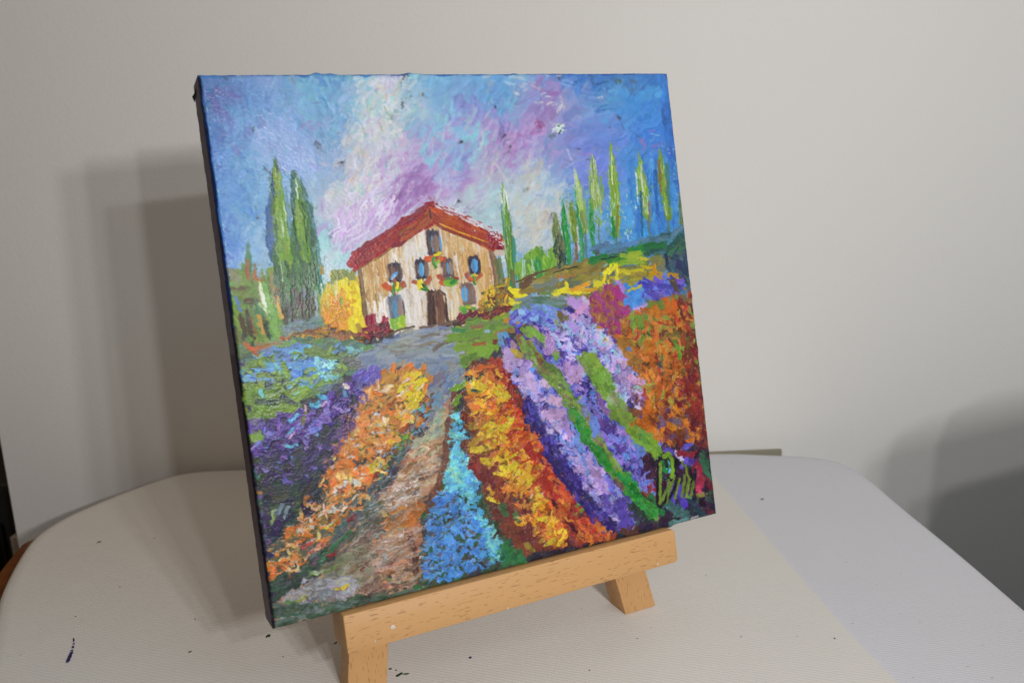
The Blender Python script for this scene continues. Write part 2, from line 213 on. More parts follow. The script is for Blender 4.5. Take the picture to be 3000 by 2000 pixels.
# yellow bush
BU=[(955,840),(985,800),(1005,800),(1035,805),(1055,835),(1066,900),(1072,960),(1045,985),(960,975),(950,915)]
scat(BU,[(196,160,40),(190,175,45)],70,30,12,80,20,8,h=.5)
scat([(970,800),(1032,800),(1035,825),(980,835)],[(126,132,66),(118,126,60),(140,140,90)],30,22,7,60,30,8,h=.6)
scat([(985,835),(1052,828),(1068,900),(1070,970),(1020,960),(1000,900)],[(222,202,30),(214,192,32),(226,210,50)],80,28,8,75,20,6,h=.8)
scat([(955,880),(1010,850),(1025,900),(1020,950),(985,985),(950,960)],[(206,140,44),(210,156,50),(190,120,40)],80,20,6,60,40,10,h=.9)
scat([(1000,860),(1050,850),(1040,900),(1020,960)],[(206,150,40)],14,14,4,60,50,8,h=.8,op=.8)
for p,w,c in [([(987,820),(985,880)],2.5,(205,205,170)),([(1030,940),(1045,985)],13,(222,205,40)),([(1050,950),(1058,985)],9,(170,140,50)),([(1000,870),(1002,900)],4,(130,150,60))]:
    stroke(p,w,c,h=.8,rag=.7)
scat([(850,975),(960,955),(1070,985),(1075,1010),(960,1000),(850,1000)],[(104,72,46),(130,84,50),(84,62,44),(180,130,40)],60,24,6,5,20,10,h=.5)
for p,w,c in [([(980,985),(1020,1000)],14,(142,92,56)),([(1010,990),(1040,1010)],10,(140,88,54)),([(1030,985),(1044,1010)],5,(226,206,50)),([(925,950),(935,960)],7,(206,165,40)),([(845,980),(868,972)],5,(200,180,50)),([(880,965),(940,960)],6,(110,70,40)),([(830,985),(845,990)],4,(206,190,160)),([(825,990),(850,985)],5,(180,80,40))]:
    stroke(p,w,c,h=.7,rag=.8)
scat([(830,945),(900,925),(940,930),(930,955),(830,980)],[(110,135,150),(120,145,160),(95,125,120)],24,26,6,-12,12,8,h=.4,op=.7)
# ---- pond and lily greens, left middle
PO=[(688,1030),(760,1005),(900,990),(1040,1005),(1100,1050),(1100,1090),(1030,1100),(960,1130),(870,1170),(700,1175)]
scat(PO,[(90,112,86),(86,120,100),(100,128,80),(84,106,120)],200,34,9,-4,14,8,h=.5)
scat([(760,1030),(900,1010),(900,1060),(800,1110),(740,1110)],[(82,122,190),(92,150,200),(96,116,180)],60,40,7,-8,10,8,h=.5)
scat([(845,1065),(960,1050),(985,1090),(940,1120),(860,1120)],[(84,134,200),(100,160,208),(70,112,190)],50,40,7,-4,10,8,h=.5)
scat([(920,1050),(985,1050),(985,1095),(940,1110)],[(150,212,215),(170,222,220),(130,200,215)],44,13,3,-20,50,6,h=1.,rag=1.)
scat([(860,1020),(905,1010),(905,1035),(860,1035)],[(100,172,210),(110,180,215)],14,22,4.5,0,25,6,h=.8)
scat([(700,1080),(830,1060),(830,1110),(720,1120)],[(90,140,200),(100,170,210)],40,34,5,-6,10,8,h=.6)
scat([(1040,1015),(1090,1015),(1080,1035),(1010,1030)],[(130,190,190),(110,165,190)],16,18,3.5,0,20,6,h=.8)
for x,y,l,w,a,c in [(700,1038,40,12,-10,(95,115,80)),(740,1065,70,9,-18,(112,140,66)),(770,1055,60,10,-15,(104,132,60)),(785,1095,60,9,-12,(122,152,66)),(830,1110,50,13,30,(112,142,62)),(838,1080,34,9,60,(106,132,60)),(890,1035,60,9,-12,(108,136,66)),(940,1025,80,9,3,(110,132,70)),(960,1040,70,8,5,(102,128,70)),(820,1005,80,7,-4,(112,150,58)),(760,1015,60,7,-5,(150,92,50)),(735,1015,40,6,20,(188,92,50)),(745,1030,30,7,40,(180,88,45)),(790,1005,60,6,-2,(130,105,55)),(900,1105,60,9,-10,(128,158,72)),(955,1110,90,11,-22,(110,142,64)),(980,1095,40,9,-40,(125,160,62)),(700,1065,30,6,10,(70,62,90)),(700,1085,26,9,80,(110,165,195)),(705,1100,26,6,40,(70,110,150)),(760,1108,50,5,-5,(92,120,200)),(880,1130,60,6,-3,(90,160,215)),(720,1125,80,8,-4,(58,62,80)),(800,1120,60,8,-12,(70,70,100)),(1060,1070,70,9,4,(118,118,125)),(1040,1055,50,8,8,(108,112,110)),(1010,1080,60,8,-10,(96,110,86)),(1080,1045,60,9,-3,(112,120,120)),(1060,1030,40,6,0,(120,150,140)),(1100,1020,60,8,-6,(104,135,72)),(1120,1030,60,7,-6,(100,130,66)),(1080,1010,50,5,-4,(90,140,90))]:
    dab(x,y,l,w,a,c,h=.6,rag=.7,bend=.12)
GP=[(705,1150),(800,1125),(860,1140),(880,1180),(860,1215),(760,1230),(715,1200)]
scat(GP,[(104,134,60),(118,146,64),(92,120,66)],70,34,11,-4,25,8,h=.7)
for x,y,l,w,a,c in [(740,1160,60,14,80,(112,146,60)),(790,1150,60,14,-15,(110,142,64)),(830,1140,60,12,40,(116,146,66)),(880,1155,50,14,-40,(122,152,68)),(885,1140,30,9,-20,(135,170,66)),(750,1205,50,18,-60,(118,150,62)),(820,1200,80,12,-12,(120,150,60)),(790,1175,60,8,0,(60,80,70)),(850,1170,50,7,30,(62,70,80)),(730,1195,16,6,70,(60,60,90))]:
    dab(x,y,l,w,a,c,col2=np.array(c)*.86,h=.8,rag=.5,bend=.15)
# ---- house
polyf([(1058,770),(1265,655),(1440,725),(1465,885),(1380,940),(1090,965),(1080,900)],(205,182,150),w=8,ang=84,h=.4)
HW=[(1056,775),(1265,655),(1435,725),(1450,880),(1470,895),(1400,925),(1320,950),(1180,970),(1095,965),(1075,870)]
scat(HW,[(210,200,196),(202,185,160),(190,150,100),(206,204,206),(214,200,180),(182,140,88)],430,44,3.2,84,3,6,h=.5,op=.85,dry=.2)
scat([(1056,775),(1130,745),(1150,800),(1130,900),(1090,900),(1070,840)],[(184,146,92),(194,158,104),(202,174,126),(166,128,80)],80,40,3.2,84,4,7,h=.5,dry=.15)
scat([(1300,690),(1435,740),(1445,860),(1420,900),(1400,820),(1310,750)],[(196,155,98),(205,175,130),(180,140,90)],100,46,3,85,4,7,h=.5,dry=.2)
scat([(1140,780),(1250,670),(1300,700),(1260,780),(1240,960),(1150,960)],[(212,206,202),(206,198,192),(218,212,208)],160,40,3.6,85,4,4,h=.6,dry=.25,op=.7)
scat([(1095,900),(1140,840),(1180,960),(1110,965)],[(214,206,206),(222,214,208)],40,36,4,84,4,4,h=.6)
stroke([(1055,785),(1064,850),(1072,920),(1090,965)],8,(98,78,60),col2=(130,100,72),h=.5)
stroke([(1440,725),(1455,800),(1462,860),(1450,890)],10,(130,102,82),col2=(170,130,100),h=.5)
stroke([(1052,782),(1110,750),(1180,700),(1240,660),(1262,640)],7,(112,80,46),col2=(160,120,60),h=.4)
stroke([(1262,640),(1300,668),(1370,695),(1440,720)],6,(118,72,48),col2=(150,100,50),h=.4)
# roof
scat([(1025,775),(1045,735),(1170,655),(1262,598),(1275,600),(1268,652),(1180,705),(1110,745),(1060,775)],[(128,34,42),(142,38,44),(150,52,44),(116,30,42)],150,34,6,-32,6,8,h=.6,op=.95)
scat([(1150,700),(1262,612),(1266,650),(1180,705)],[(160,76,44),(150,66,44),(130,84,48)],24,24,4,-33,5,8,h=.5,dry=.2)
scat([(1262,598),(1300,615),(1380,650),(1450,690),(1480,700),(1485,735),(1440,725),(1340,680),(1266,650)],[(156,62,42),(168,78,44),(142,52,42)],130,32,6,24,5,8,h=.6,op=.95)
scat([(1430,680),(1480,690),(1486,735),(1440,725)],[(130,36,56),(150,50,60),(110,30,50)],46,9,4,20,60,10,h=1,rag=1)
for x,y in rpts([(1410,655),(1470,670),(1488,720),(1470,720)],60):dab(x,y,4,1.6,20,(205,195,200),h=.9)
stroke([(1262,600),(1200,640),(1110,695),(1050,735)],5,(140,36,48),col2=(120,40,60),h=.8,rag=.8)
stroke([(1046,738),(1024,772),(1045,778)],6,(150,36,50),h=.8,rag=.9)
stroke([(1250,600),(1262,596),(1275,606)],6,(130,34,44),h=.8)
stroke([(1262,612),(1266,640)],4,(96,44,34),h=.5)
stroke([(1290,655),(1350,680),(1420,705)],2.2,(205,150,50),h=.7,dry=.3)
stroke([(1300,668),(1360,692),(1440,720)],4,(126,54,44),h=.5,dry=.2)
for x,y in rpts([(1270,598),(1320,608),(1450,665),(1440,678),(1300,620)],50):dab(x,y,12,2.4,22,pal([(205,200,210),(160,80,90),(196,190,200)]),h=.6,op=.8,dry=.2)
for x,y in rpts([(1190,645),(1260,590),(1255,605),(1195,655)],14):dab(x,y,10,2,-30,(120,70,80),h=.5,op=.7)
# windows: frame, glass, shutters
def win(x,y,w,h,lean,cols):
    stroke([(x-w*.08,y-h*.6),(x+lean,y+h*.52)],w*.5,cols[0],h=.35,rag=.25,br=.2)
    for dx,cw,c in cols[1]:
        stroke([(x+dx*w,y-h*.5),(x+dx*w+lean,y+h*.45)],cw*w,c,h=.5,rag=.35,tip=1)
BR=(94,70,62);BL=(84,146,192);DK=(52,46,62);MB=(128,104,96)
win(1272,714,44,54,5,(DK,[(-.35,.16,(84,62,54)),(-.12,.1,BL),(.12,.28,(118,94,84)),(.42,.08,BL)]))
win(1160,800,42,42,1,(DK,[(-.2,.3,(108,76,64)),(.3,.25,(82,62,62))]))
stroke([(1148,815),(1168,796)],7,BL,h=.6,tip=1);stroke([(1150,818),(1160,805)],3,(150,185,215),h=.5)
win(1238,790,40,42,2,(DK,[(-.35,.14,(90,66,60)),(-.05,.26,BL),(.32,.2,(124,98,84))]))
win(1313,785,38,38,4,((84,72,80),[(-.25,.16,(120,92,80)),(.0,.1,BL),(.22,.2,(140,120,112))]))
win(1391,778,36,40,3,(DK,[(0.02,.34,(80,150,206)),(-.1,.14,(90,130,170)),(.4,.12,(60,44,50))]))
win(1161,905,46,56,6,((96,104,122),[(-.1,.2,(78,128,160)),(.28,.24,(138,116,112)),(-.4,.1,(108,104,112)),(.46,.06,(70,72,84))]))
win(1374,862,44,46,3,((110,88,84),[(-.25,.26,(80,150,204)),(-.22,.1,(110,140,165)),(.25,.26,(122,98,92))]))
# door
stroke([(1272,856),(1275,950)],22,(66,44,40),h=.4,rag=.15);stroke([(1292,862),(1318,950)],6,(74,52,46),h=.4,rag=.3)
stroke([(1288,868),(1294,945)],15,(118,84,66),col2=(96,66,52),h=.5,rag=.2);stroke([(1272,862),(1290,850),(1305,862)],4,(90,64,50),h=.6)
stroke([(1274,868),(1278,948)],3,(52,34,32),h=.3,tip=1);stroke([(1308,866),(1314,946)],3,(48,32,32),h=.3,tip=1)
dab(1286,890,14,5,80,(84,52,44),h=.4);dab(1282,920,40,2,86,(150,112,90),h=.5)
# window flowers
def flow(x,y,ps):
    for dx,dy,l,w,a,c in ps:dab(x+dx,y+dy,l,w,a,c,h=1.1,rag=.6,bend=.2)
OR=(196,84,40);GR=(48,120,52);YE=(214,200,40);LG=(120,170,50);RB=(150,80,56)
flow(1277,752,[(-15,4,24,8,-15,OR),(14,2,28,9,15,RB),(12,8,18,6,-30,(208,104,60)),(6,-9,18,5,-25,YE),(-2,18,26,6,70,GR),(-4,10,14,5,100,(60,130,60)),(6,16,12,4,-50,LG)])
flow(1157,838,[(-18,0,24,9,30,OR),(14,-2,30,9,-20,RB),(8,-12,20,7,40,(150,84,66)),(-1,4,20,5,95,GR),(8,-2,18,5,-80,YE),(-8,12,20,4,45,(180,70,44)),(-4,18,16,4,80,GR),(14,8,14,4,-40,LG)])
flow(1238,830,[(-14,-6,26,6,0,RB),(16,-8,20,7,-50,RB),(-4,4,22,10,80,(222,206,40)),(10,8,14,5,60,GR),(8,16,18,4,15,GR),(4,4,10,3,45,(60,60,40))])
flow(1316,822,[(-14,-4,34,8,40,(160,78,56)),(-18,6,16,5,30,OR),(6,-6,22,7,-10,(76,120,60)),(6,4,30,8,-5,LG),(14,0,20,6,-40,GR),(-4,8,18,5,30,LG),(22,-10,14,4,20,(150,60,50))])
flow(1390,812,[(-14,-2,22,7,55,(150,82,70)),(12,-4,20,7,-40,RB),(0,-2,16,5,60,LG),(2,10,20,4,80,GR),(-8,4,12,4,20,OR),(6,-8,10,4,30,(196,170,60))])
flow(1372,908,[(-8,-8,26,8,-8,(118,160,60)),(12,-6,20,7,20,(92,140,60)),(-6,6,22,8,60,(80,140,60)),(4,-10,10,4,0,(200,180,60)),(10,4,10,4,-30,(170,180,80))])
flow(1170,942,[(-14,6,24,10,80,(118,162,56)),(0,4,28,10,88,(128,172,60)),(14,-2,28,9,85,(140,176,50)),(4,8,12,4,40,(190,196,60))])
flow(1105,950,[(-20,-8,30,9,70,(120,36,56)),(-6,-10,36,9,75,(140,36,60)),(18,-4,30,10,-60,(146,40,62)),(4,8,40,9,0,(120,44,60)),(-26,10,30,8,-20,(110,40,56)),(14,12,36,7,-8,(130,50,60)),(2,2,14,4,60,(150,90,110)),(8,4,12,4,20,(100,130,60))])
scat([(1060,950),(1150,945),(1150,975),(1085,1000),(1060,985)],[(120,40,56),(140,50,60),(90,40,50)],40,14,4,-10,40,10,h=.9)
stroke([(1130,985),(1170,965),(1215,955)],3.5,(84,70,56),h=.5,dry=.1);stroke([(1235,962),(1290,955),(1340,940),(1390,925)],7,(66,46,42),col2=(110,90,80),h=.5)
stroke([(1330,950),(1400,930),(1440,905)],8,(70,50,44),h=.5);scat([(1340,925),(1420,900),(1420,860),(1440,870),(1440,915),(1370,940)],[(110,42,56),(90,36,48)],40,14,4,-25,30,8,h=.9)
# gold bush right of the house
GB=[(1425,850),(1450,835),(1480,815),(1496,818),(1500,870),(1490,905),(1450,925),(1405,930),(1410,890)]
scat(GB,[(176,130,44),(196,160,50),(150,108,44),(110,90,50),(206,180,60)],120,22,5,-50,30,10,h=.9)
scat([(1422,850),(1450,848),(1445,905),(1420,915)],[(208,186,56),(196,170,50)],22,22,6,-60,25,8,h=1)
# ---- cypresses and trees right of house
def cyp(pts,w,base,hi,pale=0,n=26):
    """a tall tree: body along pts (top to bottom)"""
    P=np.array(pts,float)
    stroke(pts,w,base,h=.6,rag=.35,tip=2,br=.25)
    L=np.linalg.norm(P[-1]-P[0])
    for i in range(n):
        s=rng.uniform(.02,.9);q=P[0]*(1-s)+P[-1]*s;pw=w*min(1,.2+2.4*s)*min(1,1.5-.85*s)*.8;l=L*rng.uniform(.1,.25)
        c=np.array(hi if rng.random()<.6 else base)*rng.uniform(.85,1.12)
        if rng.random()<pale:c=np.array((184,196,160))*rng.uniform(.85,1.05)
        a=np.degrees(np.arctan2(*(P[-1]-P[0])[::-1]))
        dab(q[0]+rng.uniform(-pw,pw),q[1],l,2.2,a+rng.normal(0,3),np.clip(c,10,235),h=1.,rag=.8,tip=1)
stroke([(1455,740),(1480,740)],9,(190,172,160),h=.4);stroke([(1460,760),(1475,850)],12,(110,110,72),col2=(90,120,90),h=.4)
cyp([(1475,548),(1482,620),(1497,720),(1500,800),(1502,850)],14,(84,124,58),(120,160,56),.12,60)
stroke([(1473,600),(1480,700)],3,(70,150,150),h=.4);stroke([(1480,552),(1478,600)],3.5,(205,216,206),h=.9);stroke([(1484,560),(1492,610)],2.5,(200,212,190),h=.9)
stroke([(1506,690),(1512,780),(1516,820)],6,(64,140,130),h=.4,tip=1);stroke([(1502,790),(1508,850)],8,(100,100,70),h=.5);stroke([(1495,820),(1505,850)],5,(50,120,80),h=.5)
polyf([(1515,770),(1545,750),(1590,735),(1625,735),(1630,790),(1560,815),(1522,820)],(118,160,58),w=8,ang=85,h=.5)
scat([(1515,770),(1590,740),(1625,745),(1620,790),(1525,825)],[(128,170,66),(100,146,58),(84,130,60)],60,36,4,85,4,8,h=.6)
for x in (1532,1538,1560,1566):stroke([(x,760),(x+2,810)],1.6,(170,200,190),h=.6)
stroke([(1576,765),(1584,808)],12,(52,132,72),h=.6,rag=.3);stroke([(1578,770),(1582,800)],3,(90,160,90),h=.6)
stroke([(1515,825),(1560,805),(1640,780),(1700,770)],3,(90,66,52),h=.4,dry=.2)
cyp([(1628,625),(1632,680),(1642,740),(1650,790)],15,(96,112,70),(120,126,84),.03,40)
scat([(1622,690),(1650,690),(1658,785),(1632,785)],[(44,62,60),(62,84,66),(110,110,80)],40,24,2.4,86,12,8,h=.9)
cyp([(1651,590),(1656,660),(1664,720),(1670,772)],10,(36,124,62),(58,150,72),.0,26)
cyp([(1674,595),(1682,650),(1686,705)],12,(112,136,56),(130,152,70),.02,26);stroke([(1690,710),(1692,760)],5,(110,86,66),h=.4);stroke([(1694,660),(1698,740)],3,(190,185,200),h=.4)
cyp([(1687,505),(1692,580),(1704,680),(1708,770)],8,(40,122,84),(64,146,90),.0,20)
cyp([(1688,506),(1700,560),(1710,620),(1716,680)],11,(126,160,72),(150,176,96),.55,60)
stroke([(1705,620),(1718,665)],9,(118,140,76),h=.6,rag=.6)
cyp([(1730,580),(1734,660),(1742,740)],8,(40,124,62),(70,140,80),.0,18);stroke([(1745,720),(1752,742)],9,(84,64,56),h=.5)
cyp([(1736,465),(1742,540),(1752,620),(1756,650)],17,(116,154,60),(140,168,82),.42,80)
stroke([(1762,520),(1768,580)],4,(112,150,60),h=.5);scat([(1730,610),(1765,610),(1762,680),(1740,690)],[(150,180,180),(110,150,90),(120,165,205)],26,14,2.6,85,20,8,h=.6,dry=.3)
cyp([(1792,436),(1798,520),(1806,600),(1806,690)],15,(110,150,52),(134,168,66),.16,80);stroke([(1792,450),(1796,540)],1.8,(214,222,196),h=1)
stroke([(1796,630),(1800,702)],6,(40,130,70),h=.5,tip=1);stroke([(1812,600),(1808,680)],4,(120,120,70),h=.4)
cyp([(1875,462),(1880,530),(1890,600),(1900,638)],14,(116,156,54),(132,168,66),.3,70)
stroke([(1864,505),(1870,590)],2.2,(210,216,204),h=1);stroke([(1880,510),(1884,560)],3,(196,206,186),h=1);stroke([(1878,560),(1882,640),(1883,690)],3.5,(40,90,130),h=.4);stroke([(1902,590),(1908,650)],5,(110,110,110),h=.4)
cyp([(1934,446),(1940,520),(1955,600),(1960,640)],15,(112,146,58),(124,156,66),.06,60)
stroke([(1932,470),(1938,560)],4,(130,100,60),h=.4,dry=.3);stroke([(1955,480),(1962,600)],6,(80,128,120),h=.3,dry=.3);stroke([(1920,500),(1928,640)],6,(48,92,160),h=.3,dry=.4)
cyp([(1992,570),(1998,620),(2004,690)],10,(92,110,80),(100,120,90),.04,20)
scat([(1480,560),(1560,500),(1700,480),(1690,520),(1500,640)],[(160,190,205)],8,30,1.6,-50,10,6,h=.4,op=.5)
for x,y in rpts([(1780,560),(1870,580),(1860,700),(1770,690)],40):dab(x,y,9,1.8,rng.uniform(60,110),pal([(150,190,150),(120,150,80),(170,205,225)]),h=.7,op=.8)
for p,w in [([(1756,640),(1758,735)],3.5),([(1806,680),(1808,735)],4),([(1900,630),(1904,715)],4),([(1958,630),(1962,705)],4),([(1716,670),(1720,760)],4)]:
    stroke(p,w,(74,112,96),col2=(100,104,84),h=.5,rag=.8,op=.8,tip=1)
# ---- hill on the right
HL=[(1500,870),(1530,830),(1620,795),(1700,765),(1800,745),(1880,720),(2010,690),(2030,840),(1900,845),(1820,850),(1700,900),(1560,905)]
scat(HL,[(132,122,66),(110,116,66),(120,104,58),(96,104,90),(140,128,60)],220,34,7,-16,12,8,h=.5)
scat([(1720,735),(1830,730),(1930,690),(2010,670),(2025,760),(1930,740),(1820,760)],[(58,92,86),(70,110,130),(48,80,76),(60,100,80)],110,32,7,-14,16,8,h=.5)
scat([(1740,720),(1960,690),(1960,715),(1740,745)],[(88,120,150),(80,130,170),(70,100,120)],50,34,5,-14,12,8,h=.4,op=.75)
for p,w,c in [([(1728,765),(1780,748)],10,(44,116,60)),([(1780,768),(1830,750)],9,(46,118,52)),([(1840,738),(1890,725)],12,(42,112,56)),([(1890,722),(1950,715)],10,(40,104,60)),([(1790,778),(1850,760),(1880,750)],8,(128,160,50)),([(1840,765),(1890,760)],9,(132,158,60)),([(1622,800),(1650,788),(1700,778)],1.5,(30,40,40)),([(1760,758),(1810,750)],2,(24,44,40)),([(1990,720),(1975,740)],1.6,(30,50,44))]:
    stroke(p,w,c,h=.7,rag=.5)
scat([(1940,760),(2030,740),(2040,830),(1990,850)],[(52,70,96),(60,84,100),(70,96,90),(44,54,84)],50,26,7,60,40,8,h=.6)
for x,y in rpts([(2010,700),(2030,700),(2045,860),(2030,860)],40):dab(x,y,3,1.4,0,(170,190,205),h=.9)
for x,y,l,w,a,c in [(1520,862,60,13,20,(214,202,50)),(1525,880,50,8,-5,(216,204,56)),(1510,850,22,8,10,(210,196,50)),(1615,868,60,10,-28,(214,202,54)),(1640,852,36,7,-20,(216,204,56)),(1665,840,26,5,70,(206,190,50)),(1690,850,60,8,-4,(214,200,50)),(1700,838,44,6,-20,(200,140,50)),(1730,845,40,5,-4,(206,160,50)),(1758,830,24,9,0,(206,196,56)),(1770,815,20,4,-70,(204,190,50)),(1780,790,26,5,-50,(206,196,48)),(1810,800,50,6,80,(212,202,50)),(1795,785,30,4,-50,(206,194,50)),(1830,795,30,4,20,(190,180,60)),(1850,790,60,5,-4,(182,170,50)),(1900,780,40,4,8,(196,168,40)),(1925,795,30,7,60,(196,130,40)),(1945,808,70,11,4,(190,140,30)),(1890,815,60,7,-5,(150,140,50)),(1850,822,60,7,-4,(150,138,56)),(1870,835,50,6,-6,(160,150,56)),(1790,830,20,3,50,(210,196,50)),(1880,755,30,4,10,(180,170,60)),(1545,825,34,9,-30,(96,70,56)),(1560,845,60,7,-14,(130,110,60)),(1600,830,60,9,-16,(110,118,110)),(1660,805,50,6,-10,(160,110,60)),(1850,745,50,8,-8,(140,160,56)),(1690,795,60,5,-12,(140,120,60))]:
    dab(x,y,l,w,a,c,h=1.,rag=1.,bend=.1,dry=.05)
# ---- grass before the house, grey-blue path
scat([(1330,960),(1480,900),(1560,900),(1570,930),(1480,960),(1400,1050),(1330,1080),(1320,1000)],[(112,142,62),(98,126,64),(124,150,64),(110,110,80)],170,30,8,-8,14,8,h=.6)
scat([(1530,870),(1650,865),(1640,905),(1540,915)],[(110,128,130),(84,112,100),(120,140,150),(76,104,86)],60,34,6,-8,10,8,h=.5)
PT=[(1060,1040),(1140,1000),(1190,972),(1330,960),(1335,1010),(1325,1060),(1355,1070),(1330,1140),(1300,1190),(1255,1240),(1260,1160),(1262,1090),(1215,1062),(1110,1080)]
scat(PT,[(122,134,152),(136,144,156),(112,126,146),(142,142,140),(104,120,150)],280,44,7,-10,14,6,h=.35)
scat([(1150,1005),(1320,965),(1320,1010),(1160,1050)],[(142,146,150),(128,136,146),(112,106,98)],70,50,5,-8,8,6,h=.4,dry=.3)
scat([(1265,1090),(1350,1070),(1320,1180),(1265,1230)],[(120,138,158),(146,144,136),(100,124,160),(110,104,120)],90,30,5,-55,12,8,h=.45)
for x,y,l,w,a,c in [(1350,985,60,14,-8,(112,146,58)),(1400,975,60,12,-10,(106,138,62)),(1420,1020,70,15,-10,(122,158,60)),(1360,1015,40,12,-14,(120,150,66)),(1440,990,44,12,-12,(116,146,64)),(1410,1030,50,14,-12,(126,166,66)),(1375,1050,40,12,-30,(98,130,60)),(1480,970,50,8,-10,(150,120,60)),(1510,940,50,8,5,(190,130,50)),(1530,920,44,9,-10,(112,146,60)),(1430,945,50,7,-8,(110,130,80)),(1400,955,30,7,-8,(140,110,80)),(1345,965,30,6,8,(70,130,80)),(1405,1005,34,6,-8,(150,100,60)),(1452,1000,8,7,0,(120,50,50)),(1470,995,36,10,80,(110,150,200)),(1488,985,26,8,60,(100,160,210)),(1430,968,12,6,0,(150,180,200))]:
    dab(x,y,l,w,a,c,col2=np.array(c)*.88,h=.7,rag=.6)
# ---- orange row left of the path
OG=[(1060,1150),(1100,1100),(1170,1070),(1255,1080),(1258,1150),(1240,1210),(1212,1260),(1190,1330),(1130,1400),(1070,1480),(970,1600),(880,1680),(795,1710),(765,1600),(850,1510),(930,1400),(985,1280)]
scat(OG,[(186,114,52),(196,124,56),(176,128,66),(200,110,46)],380,32,8,-40,30,8,h=.7)
scat([(1090,1110),(1180,1075),(1255,1085),(1250,1130),(1130,1180),(1070,1200)],[(176,112,54),(160,116,60),(184,134,60)],80,30,6,-35,15,8,h=.5,dry=.2)
scat([(1190,1095),(1240,1100),(1238,1160),(1210,1220),(1190,1200),(1180,1140)],[(214,192,44),(220,200,50),(206,176,50)],60,24,7,-60,25,6,h=.9)
scat([(1150,1200),(1220,1180),(1190,1290),(1160,1330),(1130,1280)],[(206,176,56),(198,150,56),(190,124,60)],70,26,5,-55,30,8,h=.9)
scat([(1060,1180),(1160,1190),(1150,1280),(1080,1330),(1020,1330),(1010,1260)],[(196,112,54),(200,126,66),(184,120,60),(190,160,90)],130,22,5,-30,40,10,h=1.)
scat([(1010,1380),(1100,1370),(1060,1480),(960,1540),(880,1560),(900,1450)],[(206,124,70),(212,110,56),(196,130,76),(160,120,66)],160,16,4.5,-20,60,12,h=1.1)
scat([(790,1530),(920,1450),(960,1500),(900,1620),(800,1700),(770,1620)],[(212,112,48),(200,118,60),(120,104,60),(196,104,50)],170,20,5,-30,40,12,h=1.1)
scat([(780,1520),(1000,1420),(1080,1420),(900,1640),(790,1700)],[(66,76,66),(80,90,70),(60,72,80),(130,112,60)],90,30,4,-35,20,8,h=.4,op=.8,dry=.2)
for x,y,l,w,a,c in [(1235,1100,20,4,-20,(150,160,170)),(1200,1130,30,4,-40,(150,160,90)),(1103,1208,22,4,15,(208,205,214)),(1120,1262,50,3.5,-10,(190,190,190)),(1105,1238,60,4,-12,(200,190,170)),(1046,1300,16,5,-20,(205,195,200)),(1113,1318,16,4,10,(206,206,210)),(1040,1375,14,4,-60,(205,205,215)),(1035,1408,50,7,-12,(200,206,214)),(1010,1418,30,4,-20,(180,190,200)),(1070,1386,28,3.5,-8,(205,200,205)),(905,1428,30,4,-10,(206,200,190)),(975,1492,60,7,-18,(208,208,206)),(950,1500,30,5,-30,(205,205,190)),(855,1496,44,6,-8,(200,205,180)),(960,1535,44,5,-20,(200,200,190)),(965,1540,30,5,-30,(205,190,70)),(1095,1365,30,12,-30,(220,190,60)),(1130,1230,26,5,-70,(206,184,70)),(1010,1360,20,8,20,(206,120,60)),(860,1660,16,8,60,(190,180,50)),(900,1590,40,6,-35,(196,70,80)),(1020,1380,20,8,-20,(206,140,60)),(1210,1220,50,9,-55,(112,158,56)),(1180,1290,44,9,-62,(118,164,60)),(1140,1350,40,5,-60,(120,150,60)),(1188,1255,30,10,-40,(180,80,50)),(1144,1320,26,6,-40,(150,60,40)),(1150,1325,18,5,-10,(60,50,60)),(1100,1405,34,10,-80,(132,66,50)),(1240,1170,30,6,-50,(120,60,60)),(1240,1195,22,7,-80,(100,170,205)),(1242,1215,18,8,0,(90,50,44)),(1225,1200,26,6,-30,(110,170,190))]:
    dab(x,y,l,w,a,c,col2=np.array(c)*.9,h=1.1,rag=.7,bend=.1)
for x,y in rpts([(1085,1360),(1130,1320),(1190,1250),(1250,1150),(1290,1150),(1260,1220),(1140,1400)],80):dab(x,y,14,3,-55+rng.normal(0,20),pal([(96,140,180),(90,70,70),(70,100,80),(110,160,190),(120,70,60)]),h=.6,dry=.2)
